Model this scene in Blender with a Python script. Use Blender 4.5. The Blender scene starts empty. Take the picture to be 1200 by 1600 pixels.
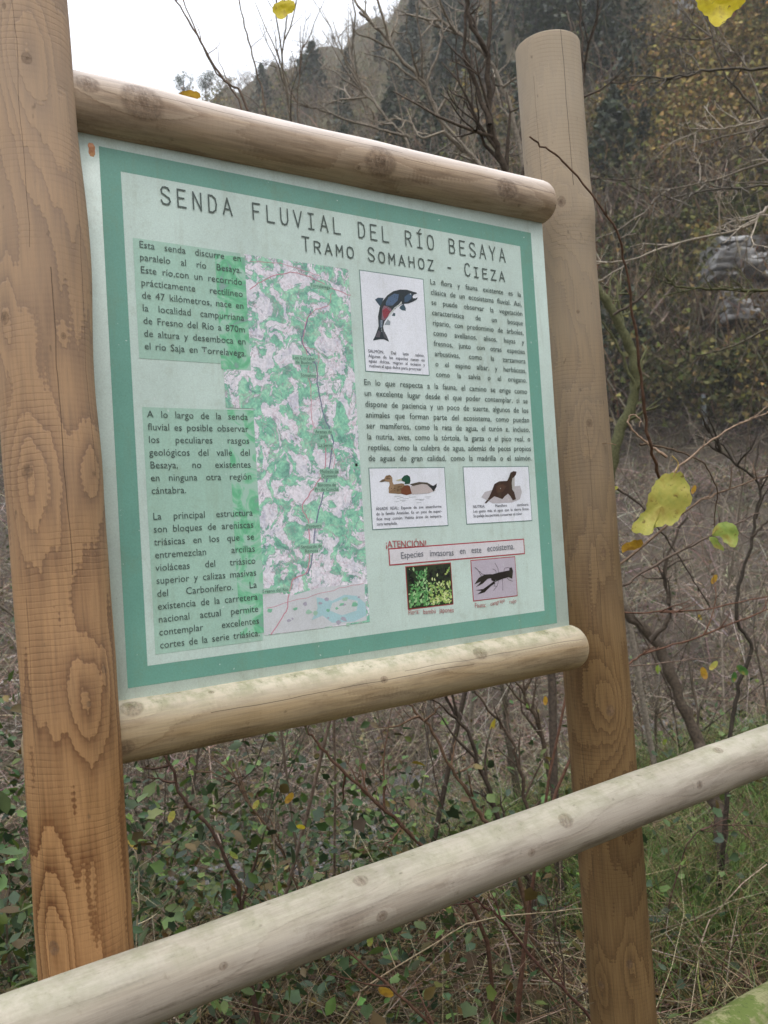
import bpy, math, random
import numpy as np
from mathutils import Vector, Matrix, noise
from mathutils.geometry import tessellate_polygon
random.seed(7); rng = np.random.default_rng(7)
SC = bpy.context.scene
COL = SC.collection
PI = math.pi
# ------------------------------------------------------------------ camera
FPX = 1350.0; PITCH = 0.0275; ROLL = -0.062; CAMZ = 1.55
CF = np.array([0, math.cos(PITCH), math.sin(PITCH)]); CR0 = np.array([1.0, 0, 0]); CU0 = np.cross(CR0, CF)
CR = math.cos(ROLL)*CR0 + math.sin(ROLL)*CU0; CU = -math.sin(ROLL)*CR0 + math.cos(ROLL)*CU0
CP = np.array([0, 0, CAMZ])
cd = bpy.data.cameras.new('camera'); cam = bpy.data.objects.new('camera', cd); COL.objects.link(cam)
cam.matrix_world = Matrix(((CR[0], CU[0], -CF[0], 0), (CR[1], CU[1], -CF[1], 0), (CR[2], CU[2], -CF[2], CAMZ), (0, 0, 0, 1)))
cd.sensor_fit = 'VERTICAL'; cd.sensor_height = 36.0; cd.lens = FPX/1600*36
cd.clip_start = 0.05; cd.clip_end = 3000
cd.dof.use_dof = True; cd.dof.focus_distance = 1.45; cd.dof.aperture_fstop = 9.0
SC.camera = cam
# ------------------------------------------------------------------ sky, sun, exposure
SUN_EL = math.radians(56); SUN_AZ = math.radians(172)
W = bpy.data.worlds.new('World'); SC.world = W; W.use_nodes = True
wt = W.node_tree; wt.nodes.clear()
wo = wt.nodes.new('ShaderNodeOutputWorld'); bg = wt.nodes.new('ShaderNodeBackground')
sk = wt.nodes.new('ShaderNodeTexSky'); sk.sky_type = 'NISHITA'; sk.sun_disc = False
sk.sun_elevation = SUN_EL; sk.sun_rotation = SUN_AZ; sk.dust_density = 3.0; sk.ozone_density = 1.0
mx = wt.nodes.new('ShaderNodeMix'); mx.data_type = 'RGBA'; mx.inputs[0].default_value = 0.86
mx.inputs[7].default_value = (11.5, 11.9, 12.6, 1)          # the even light of closed cloud
wc = wt.nodes.new('ShaderNodeTexCoord'); wx = wt.nodes.new('ShaderNodeSeparateXYZ'); wt.links.new(wc.outputs['Generated'], wx.inputs[0])
wm = wt.nodes.new('ShaderNodeMath'); wm.operation = 'MULTIPLY_ADD'; wm.use_clamp = False; wt.links.new(wx.outputs[2], wm.inputs[0]); wm.inputs[1].default_value = 1.55; wm.inputs[2].default_value = .34
wv = wt.nodes.new('ShaderNodeVectorMath'); wv.operation = 'SCALE'; wt.links.new(mx.outputs[2], wv.inputs[0]); wt.links.new(wm.outputs[0], wv.inputs['Scale'])   # closed cloud is brighter overhead than near the horizon
wt.links.new(sk.outputs[0], mx.inputs[6]); wt.links.new(wv.outputs[0], bg.inputs[0]); wt.links.new(bg.outputs[0], wo.inputs[0])
bg.inputs[1].default_value = 0.125
sl = bpy.data.lights.new('sun', 'SUN'); sl.energy = 1.15; sl.angle = math.radians(25); sl.color = (1, .97, .92)
so = bpy.data.objects.new('sun', sl); COL.objects.link(so)
sd = Vector((math.sin(SUN_AZ)*math.cos(SUN_EL), math.cos(SUN_AZ)*math.cos(SUN_EL), math.sin(SUN_EL)))
so.rotation_euler = sd.to_track_quat('Z', 'Y').to_euler()
SC.view_settings.view_transform = 'Standard'; SC.view_settings.look = 'None'
SC.view_settings.exposure = 0.12; SC.view_settings.gamma = 1.0; SC.view_settings.use_curve_mapping = False

# ------------------------------------------------------------------ geometry of the view
def ray(px, py):
    px = np.asarray(px, float); py = np.asarray(py, float)
    return CF + CR*((px-600)/FPX)[..., None] - CU*((py-800)/FPX)[..., None]
def at(px, py, d):
    return CP + ray(px, py)*d
PHI = math.radians(55.64)
SU = np.array([math.sin(PHI), math.cos(PHI), 0]); SN = np.array([math.cos(PHI), -math.sin(PHI), 0]); UPV = np.array([0, 0, 1.0])
S0 = np.array([-.3539, 1.25, CAMZ+.5557])                      # upper left corner of the printed sheet
def onp(px, py, off=0.0):                                   # point of the sign's plane (moved off towards the viewer)
    r = ray(px, py); t = ((S0+SN*off-CP)@SN)/(r@SN)
    return CP + r*np.asarray(t)[..., None]
def uv(px, py, off=0.0):
    p = onp(px, py, off)-S0
    return np.array([p@SU, -(p@UPV)]) if p.ndim == 1 else np.stack([p@SU, -(p@UPV)], -1)
def sgn(u, v, off=0.0):
    return S0 + SU*u - UPV*v + SN*off
def smooth(a, b, x):
    t = np.clip((x-a)/(b-a), 0, 1); return t*t*(3-2*t)
def vnoise(x, y, s=0):                                       # cheap smooth noise
    return (np.sin(x*1.0+s)+np.sin(y*1.3+s*2.1)+np.sin((x+y)*.7+s*.7)+np.sin((x-y)*1.7+1+s)+.6*np.sin(x*2.9-y*1.1+s)+.6*np.sin(y*3.3+x*.8-s))/5.2
def height(X, Y):
    X = np.asarray(X, float); Y = np.asarray(Y, float)
    q = -(X*SN[0]+Y*SN[1]) - 1.232
    r = np.hypot(X, Y)+1e-6; az = np.degrees(np.arctan2(X, Y))
    near = -1.9*smooth(2.1, 3.6, q)
    bank = np.clip((q-5.5)*.34, 0, None); near = near + 5.6*(1-np.exp(-bank/5.6*1.3))
    near = near + .05*vnoise(X*2.3, Y*2.3)*(1-smooth(3.2, 4.0, q)*(1-smooth(5.6, 6.4, q))) + .12*vnoise(X*.9, Y*.9, 3)*smooth(6, 10, q)
    el = np.interp(az, [-180, -120, -60, -28, -20, -13.5, -9, -4, 0, 3, 10, 25, 50, 90, 130, 180],
                   [10, 9, 10, 13, 18, 25.3, 27.7, 29.3, 30.5, 31.8, 35.5, 40, 38, 22, 12, 10])
    rd = 150.0
    el = el + .35*np.sin(az*1.9)+.2*np.sin(az*4.3+1)
    zr = CAMZ + rd*np.tan(np.radians(el))
    r0 = 38.0; t = np.clip((r-r0)/(rd-r0), 0, None)
    z38 = 4.0
    prof = t**.92
    hill = z38 + (zr-z38)*np.where(t <= 1, prof, 1-.25*(t-1))
    hill = hill + 2.2*vnoise(X*.11, Y*.11, 5)*smooth(0, .3, t)*(1-smooth(.8, 1, t)) + .7*vnoise(X*.4, Y*.4, 2)*smooth(0, .2, t)
    k = smooth(24, 44, r)
    back = smooth(0, 6, -q-3)                                # ground behind the photographer stays low for longer
    k = k*(1-back*(1-smooth(40, 90, r)))
    return near*(1-k)+hill*k
def hit(px, py, t0=2.0, t1=260.0, n=260):
    r = ray(px, py); ts = np.geomspace(t0, t1, n)
    out = np.full(r.shape[0], np.nan)
    for t in ts:
        p = CP + r*t
        b = np.isnan(out) & (p[:, 2] < height(p[:, 0], p[:, 1]))
        out[b] = t
    ok = ~np.isnan(out); p = CP + r*np.where(ok, out, 1)[:, None]
    p[:, 2] = height(p[:, 0], p[:, 1])
    return p, ok, out

# ------------------------------------------------------------------ nodes
class NT:
    def __init__(s, name):
        s.m = bpy.data.materials.new(name); s.m.use_nodes = True; s.t = s.m.node_tree; s.t.nodes.clear()
        s.out = s.t.nodes.new('ShaderNodeOutputMaterial'); s.b = s.t.nodes.new('ShaderNodeBsdfPrincipled')
        s.t.links.new(s.b.outputs[0], s.out.inputs[0])
    def set(s, inp, v):
        if hasattr(v, 'is_linked') or isinstance(v, bpy.types.NodeSocket): s.t.links.new(v, inp)
        elif isinstance(v, (tuple, list)): inp.default_value = v if len(v) == len(inp.default_value) else tuple(v)+(1,)
        else: inp.default_value = v
    def m2(s, op, a, b=0.0, c=None, clamp=False):
        n = s.t.nodes.new('ShaderNodeMath'); n.operation = op; n.use_clamp = clamp
        s.set(n.inputs[0], a); s.set(n.inputs[1], b)
        if c is not None: s.set(n.inputs[2], c)
        return n.outputs[0]
    def vm(s, op, a, b=(0, 0, 0)):
        n = s.t.nodes.new('ShaderNodeVectorMath'); n.operation = op; s.set(n.inputs[0], a); s.set(n.inputs[1], b)
        return n.outputs[1] if op in ('LENGTH', 'DOT_PRODUCT') else n.outputs[0]
    def obj(s):
        return s.t.nodes.new('ShaderNodeTexCoord').outputs['Object']
    def sep(s, v):
        n = s.t.nodes.new('ShaderNodeSeparateXYZ'); s.set(n.inputs[0], v); return n.outputs
    def comb(s, x, y, z):
        n = s.t.nodes.new('ShaderNodeCombineXYZ'); s.set(n.inputs[0], x); s.set(n.inputs[1], y); s.set(n.inputs[2], z); return n.outputs[0]
    def noise(s, v, scale, detail=3, rough=.5, dist=0, col=False):
        n = s.t.nodes.new('ShaderNodeTexNoise'); s.set(n.inputs['Vector'], v); n.inputs['Scale'].default_value = scale
        n.inputs['Detail'].default_value = detail; n.inputs['Roughness'].default_value = rough; n.inputs['Distortion'].default_value = dist
        return n.outputs[1] if col else n.outputs[0]
    def ramp(s, f, stops, interp='LINEAR'):
        n = s.t.nodes.new('ShaderNodeValToRGB'); r = n.color_ramp; r.interpolation = interp
        while len(r.elements) < len(stops): r.elements.new(.5)
        for e, (p, c) in zip(r.elements, stops):
            e.position = p; e.color = tuple(c)+(1,) if isinstance(c, (tuple, list)) else (c, c, c, 1)
        s.set(n.inputs[0], f); return n.outputs[0]
    def mix(s, f, a, b, blend='MIX'):
        n = s.t.nodes.new('ShaderNodeMix'); n.data_type = 'RGBA'; n.blend_type = blend
        s.set(n.inputs[0], f); s.set(n.inputs[6], a); s.set(n.inputs[7], b); return n.outputs[2]
    def bump(s, h, strength=.3, dist=.005):
        n = s.t.nodes.new('ShaderNodeBump'); n.inputs['Strength'].default_value = strength; n.inputs['Distance'].default_value = dist
        s.set(n.inputs['Height'], h); s.t.links.new(n.outputs[0], s.b.inputs['Normal'])
    def fin(s, col, rough=.8, spec=.3):
        s.set(s.b.inputs['Base Color'], col); s.set(s.b.inputs['Roughness'], rough); s.b.inputs['Specular IOR Level'].default_value = spec
        return s.m
def srgb(*c):
    return tuple(((x/255)/12.92 if x/255 <= .04045 else ((x/255+.055)/1.055)**2.4) for x in c)

def wood_mat(name, light, dark, knots, seed, spacing=.008, contrast=1.0, grey=None, grey_amt=0.0, green_amt=0.0, green_base=0.0, scratch=.25, crack=None, bleach=None, top=None):
    """Weathered round pole: growth rings cut by the turned surface, knots, fine saw marks, greying and algae."""
    n = NT(name); P = n.obj(); x, y, z = n.sep(P)[:3]
    Ps = n.comb(n.m2('ADD', x, seed*1.7), y, n.m2('ADD', z, seed*3.1))
    wz = n.noise(n.comb(seed*2.3, 0.0, n.m2('MULTIPLY', z, 1.0)), 1.5, 2, .45, col=True)
    wv = n.vm('MULTIPLY', n.vm('SUBTRACT', wz, (.5, .5, .5)), (.085, .085, 0))
    Q = n.vm('ADD', n.comb(x, y, 0.0), wv)
    d = n.vm('LENGTH', Q)
    warp = n.noise(n.vm('MULTIPLY', Ps, (1, 1, .10)), 19, 4, .6)
    d = n.m2('ADD', d, n.m2('MULTIPLY', n.m2('SUBTRACT', warp, .5), .019))
    fine = n.noise(n.vm('MULTIPLY', Ps, (1, 1, .12)), 120, 3, .6)
    d = n.m2('ADD', d, n.m2('MULTIPLY', n.m2('SUBTRACT', fine, .5), .0022))
    core = None
    for (k, s, rc) in knots:
        dv = n.vm('MULTIPLY', n.vm('SUBTRACT', P, tuple(k)), (1, 1, .33))
        L = n.vm('LENGTH', dv)
        g = n.m2('POWER', 2.718, n.m2('MULTIPLY', n.m2('MULTIPLY', L, L), -1/(2*s*s)))
        d = n.m2('ADD', d, n.m2('MULTIPLY', g, s*.8))
        L2 = n.m2('ADD', n.vm('LENGTH', n.vm('MULTIPLY', n.vm('SUBTRACT', P, tuple(k)), (1, 1, .8))), n.m2('MULTIPLY', n.m2('SUBTRACT', warp, .5), rc*.8))
        c = n.m2('SUBTRACT', 1.0, n.m2('DIVIDE', L2, rc), clamp=True)
        core = c if core is None else n.m2('MAXIMUM', core, c)
    sw = n.m2('SINE', n.m2('MULTIPLY', n.m2('ADD', z, n.m2('MULTIPLY', warp, .012)), 2*PI/.0085))
    d = n.m2('ADD', d, n.m2('MULTIPLY', sw, .00024))            # the saw's teeth fray the ring edges
    ring = n.m2('FRACT', n.m2('DIVIDE', d, spacing))
    ringv = n.ramp(ring, [(0, 0.0), (.35, .10), (.75, .6), (.92, 1.0), (1, 0.0)])
    patch = n.noise(n.vm('MULTIPLY', Ps, (1, 1, .4)), 9, 2)
    amt = n.m2('MULTIPLY', ringv, n.ramp(patch, [(.3, .6), (.6, 1.0)]))
    col = n.mix(n.m2('MULTIPLY', amt, contrast, clamp=True), light, dark)
    fib = n.noise(n.vm('MULTIPLY', Ps, (1, 1, .04)), 260, 3, .7)
    col = n.mix(.55, col, n.mix(1.0, col, n.ramp(fib, [(.3, .55), (.6, 1.15)]), 'MULTIPLY'))
    big = n.noise(Ps, 5, 3)
    col = n.mix(.5, col, n.mix(1.0, col, n.ramp(big, [(.3, .72), (.7, 1.12)]), 'MULTIPLY'))
    if grey:
        gm = n.m2('MULTIPLY', n.ramp(n.noise(n.vm('MULTIPLY', Ps, (1, 1, .12)), 20, 4, .6), [(.35, 0.0), (.6, 1.0)]), grey_amt)
        col = n.mix(gm, col, grey)
        st = n.ramp(n.noise(n.vm('MULTIPLY', n.vm('ADD', Ps, (2, 3, 4)), (1, 1, .16)), 30, 6, .72), [(.50, 0.0), (.66, .75)])
        col = n.mix(st, col, n.mix(1.0, col, (.50, .45, .42), 'MULTIPLY'))           # dirt that has soaked into the fibres
        rg = n.ramp(n.noise(Ps, 28, 6, .8), [(.60, 0.0), (.70, .6)]); col = n.mix(rg, col, n.mix(1.0, col, (.55, .5, .45), 'MULTIPLY'))
    if bleach:                                                # the old wood is bleached towards its exposed end
        bc, z0, z1, ba = bleach
        bf = n.m2('DIVIDE', n.m2('SUBTRACT', n.m2('ADD', z, n.m2('MULTIPLY', n.noise(Ps, 6, 2), .3)), z0+.15), z1-z0, clamp=True)
        col = n.mix(n.m2('MULTIPLY', bf, ba), col, n.mix(.35, bc, col))
    if top:                                                   # upper side paler: bleaching, plus the sky-lit highlight put into the colour
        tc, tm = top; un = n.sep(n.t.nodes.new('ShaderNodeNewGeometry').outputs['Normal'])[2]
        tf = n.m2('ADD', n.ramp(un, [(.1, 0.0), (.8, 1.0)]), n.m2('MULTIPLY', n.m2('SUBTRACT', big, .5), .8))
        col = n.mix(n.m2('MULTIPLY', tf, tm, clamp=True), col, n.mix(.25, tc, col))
    # saw marks across the pole
    zz = n.m2('ADD', z, n.m2('MULTIPLY', n.noise(Ps, 14, 2), .012))
    sc = n.m2('POWER', n.m2('SINE', n.m2('MULTIPLY', zz, PI/.0085)), 2.0)
    sc = n.m2('POWER', n.m2('SUBTRACT', 1.0, sc), 9.0)
    scm = n.m2('MULTIPLY', sc, n.m2('MULTIPLY', n.ramp(n.noise(Ps, 11, 2), [(.35, 0.0), (.6, 1.0)]), scratch))
    col = n.mix(scm, col, n.mix(1.0, col, (.45, .4, .35), 'MULTIPLY'))
    # dark specks
    sp = n.ramp(n.noise(n.vm('MULTIPLY', Ps, (1, 1, .5)), 95, 2, .5), [(.70, 0.0), (.78, 1.0)])
    col = n.mix(n.m2('MULTIPLY', sp, .45), col, (.07, .05, .035))
    if core is not None:
        cc = n.m2('MULTIPLY', n.ramp(core, [(0, 0.0), (.18, .6), (.5, .65), (.85, 1.0)]), n.ramp(n.noise(n.vm('MULTIPLY', Ps, (1, 1, 1.6)), 120, 5, .75), [(.38, .45), (.55, 1.0)]))
        kn = n.ramp(n.noise(P, 180, 2), [(.3, (.05, .032, .022)), (.7, (.19, .12, .075))])
        col = n.mix(n.m2('MULTIPLY', cc, .88), col, kn)
    if crack:
        th = n.m2('ARCTAN2', y, x)
        wob = n.m2('MULTIPLY', n.m2('SUBTRACT', n.noise(n.comb(seed, 1.0, z), 7, 3), .5), .22)
        for (t0, za, zb, w) in crack:
            dd = n.m2('ABSOLUTE', n.m2('SUBTRACT', n.m2('SUBTRACT', th, t0), wob))
            inz = n.m2('MULTIPLY', n.m2('GREATER_THAN', z, za), n.m2('LESS_THAN', z, zb))
            c = n.m2('MULTIPLY', n.m2('SUBTRACT', 1.0, n.m2('DIVIDE', dd, w), clamp=True), inz)
            col = n.mix(n.m2('MULTIPLY', c, .9, clamp=True), col, (.035, .022, .014))
    if green_amt > 0:
        gx = n.t.nodes.new('ShaderNodeNewGeometry').outputs['Normal']
        up = n.sep(gx)[2]                                     # algae settle on the upper side
        g1 = n.ramp(n.noise(Ps, 26, 5, .7), [(.42, 0.0), (.62, 1.0)])
        f = n.m2('MULTIPLY', g1, n.m2('MULTIPLY', n.m2('ADD', n.ramp(up, [(0.35, 0.0), (.95, 1.0)]), green_base), green_amt), clamp=True)
        col = n.mix(f, col, (.115, .15, .035))
        g2 = n.ramp(n.noise(Ps, 90, 4, .7), [(.58, 0.0), (.68, 1.0)])
        col = n.mix(n.m2('MULTIPLY', f, g2), col, (.03, .042, .016))
    h = n.m2('ADD', n.m2('MULTIPLY', fib, .5), n.m2('SUBTRACT', n.m2('MULTIPLY', ringv, -.35), n.m2('MULTIPLY', scm, .9)))
    n.bump(h, .55, .0015)
    return n.fin(col, n.ramp(big, [(.3, .62), (.7, .85)]), .28)

def attr_mat(name, rough=.75, spec=.25, varn=60, vamt=.25, trans=0.0, tone=(.74, .68, .60)):
    n = NT(name); a = n.t.nodes.new('ShaderNodeAttribute'); a.attribute_name = 'Col'
    v = n.ramp(n.noise(n.obj(), varn, 2), [(.3, 1-vamt), (.7, 1+vamt)])
    col = n.mix(1.0, n.mix(1.0, a.outputs[0], tone, 'MULTIPLY'), v, 'MULTIPLY')
    m = n.fin(col, rough, spec)
    if trans > 0:
        tb = n.t.nodes.new('ShaderNodeBsdfTranslucent'); n.t.links.new(col, tb.inputs[0])
        ms = n.t.nodes.new('ShaderNodeMixShader'); ms.inputs[0].default_value = trans
        n.t.links.new(n.b.outputs[0], ms.inputs[1]); n.t.links.new(tb.outputs[0], ms.inputs[2]); n.t.links.new(ms.outputs[0], n.out.inputs[0])
    return m

# ------------------------------------------------------------------ objects
def tag(o, label=None, cat=None, group=None, kind=None):
    if label: o['label'] = label
    if cat: o['category'] = cat
    if group: o['group'] = group
    if kind: o['kind'] = kind
    return o
def empty(name, loc=(0, 0, 0)):
    o = bpy.data.objects.new(name, None); o.location = loc; o.empty_display_size = .1; COL.objects.link(o); return o
def link(name, me, mat=None, parent=None):
    o = bpy.data.objects.new(name, me); COL.objects.link(o)
    if mat and not me.materials: me.materials.append(mat)
    if parent is not None:
        o.parent = parent
        o.matrix_parent_inverse = parent.matrix_world.inverted() if parent.type != 'EMPTY' else Matrix.Translation(-parent.location)
    return o
def mesh(name, V, F, cols=None, smoothf=False):
    """F: list of int arrays (each (n,3) or (n,4)) or list of polygons"""
    me = bpy.data.meshes.new(name); V = np.asarray(V, np.float32)
    if isinstance(F, list) and F and isinstance(F[0], np.ndarray):
        me.vertices.add(len(V)); me.vertices.foreach_set('co', V.ravel())
        idx = np.concatenate([f.ravel() for f in F]).astype(np.int32)
        tot = np.concatenate([np.full(len(f), f.shape[1]) for f in F]).astype(np.int32)
        st = np.concatenate([[0], np.cumsum(tot)[:-1]]).astype(np.int32)
        me.loops.add(len(idx)); me.loops.foreach_set('vertex_index', idx)
        me.polygons.add(len(tot)); me.polygons.foreach_set('loop_start', st)
        me.update(calc_edges=True)
    else:
        me.from_pydata([tuple(map(float, v)) for v in V], [], F); me.update()
    if cols is not None:
        a = me.color_attributes.new('Col', 'FLOAT_COLOR', 'POINT'); c = np.ones((len(V), 4), np.float32); c[:, :3] = cols
        a.data.foreach_set('color', c.ravel())
    if smoothf: me.polygons.foreach_set('use_smooth', np.ones(len(me.polygons), bool))
    return me
class MB:
    def __init__(s): s.V = []; s.F = []; s.C = []; s.n = 0
    def add(s, V, F, col=(1, 1, 1)):
        V = np.asarray(V, float).reshape(-1, 3); s.V.append(V)
        for f in (F if isinstance(F, list) else [F]): s.F.append(np.asarray(f, int)+s.n)
        c = np.asarray(col, float); s.C.append(np.broadcast_to(c, V.shape).copy() if c.ndim == 1 else c); s.n += len(V)
    def build(s, name, mat, parent=None, sm=False):
        return link(name, mesh(name, np.concatenate(s.V), s.F, np.concatenate(s.C), sm), mat, parent)
def tube(mb, pts, rad, sides=6, col=(1, 1, 1), cap=True):
    pts = np.asarray(pts, float); n = len(pts); rad = np.broadcast_to(np.asarray(rad, float), (n,))
    T = np.gradient(pts, axis=0); T /= np.linalg.norm(T, axis=1)[:, None]+1e-9
    ref = np.array([0, 0, 1.0]) if abs(T[0][2]) < .8 else np.array([1.0, 0, 0])
    A = np.cross(T, ref); A /= np.linalg.norm(A, axis=1)[:, None]+1e-9; B = np.cross(T, A)
    th = np.arange(sides)/sides*2*PI
    V = pts[:, None]+rad[:, None, None]*(np.cos(th)[None, :, None]*A[:, None]+np.sin(th)[None, :, None]*B[:, None])
    i = np.arange(n-1)[:, None]*sides; j = np.arange(sides)[None]; k = (j+1) % sides
    F = np.stack([i+j, i+k, i+sides+k, i+sides+j], -1).reshape(-1, 4)
    fs = [F]
    V = V.reshape(-1, 3)
    if cap:
        V = np.vstack([V, pts[-1]]); e = len(V)-1; b = (n-1)*sides
        fs.append(np.stack([b+np.arange(sides), b+(np.arange(sides)+1) % sides, np.full(sides, e)], -1))
    mb.add(V, fs, col)
def spline(pts, n):
    pts = np.asarray(pts, float)
    if len(pts) < 3: return pts[0]+(pts[-1]-pts[0])*np.linspace(0, 1, n)[:, None]
    P = np.vstack([2*pts[0]-pts[1], pts, 2*pts[-1]-pts[-2]]); t = np.linspace(0, len(pts)-1-1e-6, n); i = t.astype(int); f = (t-i)[:, None]
    a, b, c, d = P[i], P[i+1], P[i+2], P[i+3]
    return .5*((2*b)+(-a+c)*f+(2*a-5*b+4*c-d)*f*f+(-a+3*b-3*c+d)*f**3)
def rotm(n):                                                  # n random rotations
    q = rng.normal(size=(n, 4)); q /= np.linalg.norm(q, axis=1)[:, None]; w, x, y, z = q.T
    return np.stack([1-2*(y*y+z*z), 2*(x*y-z*w), 2*(x*z+y*w), 2*(x*y+z*w), 1-2*(x*x+z*z), 2*(y*z-x*w), 2*(x*z-y*w), 2*(y*z+x*w), 1-2*(x*x+y*y)], -1).reshape(n, 3, 3)
def rotz_tilt(n, tilt):
    a = rng.uniform(0, 2*PI, n); b = rng.normal(0, tilt, n); c = rng.normal(0, tilt, n)
    ca, sa, cb, sb, cc, sc_ = np.cos(a), np.sin(a), np.cos(b), np.sin(b), np.cos(c), np.sin(c); Z = np.zeros(n); O = np.ones(n)
    Rz = np.stack([ca, -sa, Z, sa, ca, Z, Z, Z, O], -1).reshape(n, 3, 3); Rx = np.stack([O, Z, Z, Z, cb, -sb, Z, sb, cb], -1).reshape(n, 3, 3)
    Ry = np.stack([cc, Z, sc_, Z, O, Z, -sc_, Z, cc], -1).reshape(n, 3, 3)
    return Rx@Ry@Rz
def scatter(mb, TV, TF, P, R, S, C):
    n = len(P); S = np.broadcast_to(np.asarray(S, float).reshape(-1, 1, 1) if np.ndim(S) == 1 else np.asarray(S, float).reshape(-1, 1, 3) if np.ndim(S) == 2 else S, (n, 1, 3) if np.ndim(S) == 2 else (n, 1, 1))
    V = (TV[None]*S)@np.transpose(R, (0, 2, 1))+P[:, None]
    k = len(TV); F = (TF[None]+np.arange(n)[:, None, None]*k).reshape(-1, TF.shape[1])
    mb.add(V.reshape(-1, 3), F, np.repeat(C, k, axis=0))
def stems(mb, P0, D, L, bend, r, C, seg=3):
    n = len(P0); D = D/np.linalg.norm(D, axis=1)[:, None]
    ref = rng.normal(size=(n, 3)); A = np.cross(D, ref); A /= np.linalg.norm(A, axis=1)[:, None]; B = np.cross(D, A)
    t = np.linspace(0, 1, seg+1)
    pts = P0[:, None]+D[:, None]*(L[:, None, None]*t[None, :, None])+bend[:, None]*(t**2)[None, :, None]
    wob = rng.normal(size=pts.shape)*(L[:, None, None]*.018); wob[:, 0] = 0; pts = pts+wob
    rr = r[:, None]*(1-.75*t)[None]
    th = np.arange(3)/3*2*PI
    V = pts[:, :, None]+rr[:, :, None, None]*(np.cos(th)[None, None, :, None]*A[:, None, None]+np.sin(th)[None, None, :, None]*B[:, None, None])
    i = (np.arange(seg)*3)[:, None]; j = np.arange(3)[None]; k = (j+1) % 3
    F = np.stack([i+j, i+k, i+3+k, i+3+j], -1).reshape(-1, 4); m = (seg+1)*3
    F = (F[None]+np.arange(n)[:, None, None]*m).reshape(-1, 4)
    mb.add(V.reshape(-1, 3), F, np.repeat(C, m, axis=0))
    return pts
def jit(base, n, s=.25):
    b = np.asarray(base, float); b = b[rng.integers(0, len(b), n)] if b.ndim == 2 else np.broadcast_to(b, (n, 3))
    return np.clip(b*np.exp(rng.normal(0, s, (n, 1)))*np.exp(rng.normal(0, s*.3, (n, 3))), 0, .9)
# leaf templates
LEAF = np.array([[0, 0, 0], [.22, .22, .05], [.30, .52, .06], [.17, .82, .02], [0, 1.05, -.06], [-.17, .82, .02], [-.30, .52, .06], [-.22, .22, .05], [0, .5, -.02]])
LEAF_F = np.array([[8, 0, 1], [8, 1, 2], [8, 2, 3], [8, 3, 4], [8, 4, 5], [8, 5, 6], [8, 6, 7], [8, 7, 0]])
IVY = np.array([[0, 0, 0], [.30, -.10, .05], [.40, .14, .03], [.50, .40, .04], [.30, .60, .02], [0, 1.0, -.05], [-.30, .60, .02], [-.50, .40, .04], [-.40, .14, .03], [-.30, -.10, .05], [0, .3, -.04]])
IVY_F = np.array([[10, i, (i+1) % 10] for i in range(10)])
TRI = np.array([[-.5, -.3, 0], [.5, -.3, .1], [0, .6, -.1]]); TRI_F = np.array([[0, 1, 2]])
DIA = np.array([[0, -.5, 0], [.3, 0, .08], [0, .5, 0], [-.3, 0, .08]]); DIA_F = np.array([[0, 1, 2, 3]])
M_VEG = attr_mat('foliage', .5, .4, 30, .2, .2, (.74, .80, .50))
M_BARK = attr_mat('bark', .85, .2, 90, .35, 0, (.98, .93, .84))
M_PRINT = None

# ================================================================== TERRAIN
def terrain():
    az = np.radians(np.concatenate([np.arange(-180, -40, 4), np.arange(-40, 42, .8), np.arange(42, 180, 4)]))
    rr = np.concatenate([[.01], np.arange(.4, 12, .3), np.geomspace(12, 40, 40)[1:], np.geomspace(40, 150, 70)[1:], [160, 175, 200, 230, 260]])
    A, Rr = np.meshgrid(az, rr); X = Rr*np.sin(A); Y = Rr*np.cos(A); Z = height(X, Y)
    na = len(az); V = np.stack([X, Y, Z], -1).reshape(-1, 3)
    i = (np.arange(len(rr)-1)*na)[:, None]; j = np.arange(na)[None]; k = (j+1) % na
    F = np.stack([i+j, i+na+j, i+na+k, i+k], -1).reshape(-1, 4)[:, ::-1]
    n = NT('earth'); P = n.obj(); x, y, z = n.sep(P)[:3]; r = n.vm('LENGTH', n.comb(x, y, 0.0))
    a = n.ramp(n.noise(P, 7, 6, .7), [(.3, (.022, .016, .010)), (.5, (.055, .040, .024)), (.7, (.12, .08, .045))])
    g = n.ramp(n.noise(P, 1.6, 4, .6), [(.45, 0.0), (.6, .8)])
    a = n.mix(g, a, (.045, .062, .018))
    bb = n.ramp(n.noise(P, .35, 6, .75), [(.3, (.045, .034, .027)), (.5, (.085, .066, .052)), (.7, (.065, .058, .032))])
    hl = n.ramp(n.noise(P, .09, 7, .8), [(.3, (.04, .042, .022)), (.45, (.08, .066, .042)), (.6, (.09, .08, .036)), (.75, (.13, .10, .078))])
    c = n.mix(n.m2('MULTIPLY', n.m2('SUBTRACT', r, 7.0), .2, clamp=True), a, bb)
    c = n.mix(n.m2('MULTIPLY', n.m2('SUBTRACT', r, 38.0), .05, clamp=True), c, hl)
    n.bump(n.noise(P, 12, 5, .7), .6, .05)
    o = link('ground', mesh('ground', V, [F], smoothf=True), n.fin(c, .95, .1)); tag(o, kind='structure')
terrain()
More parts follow.
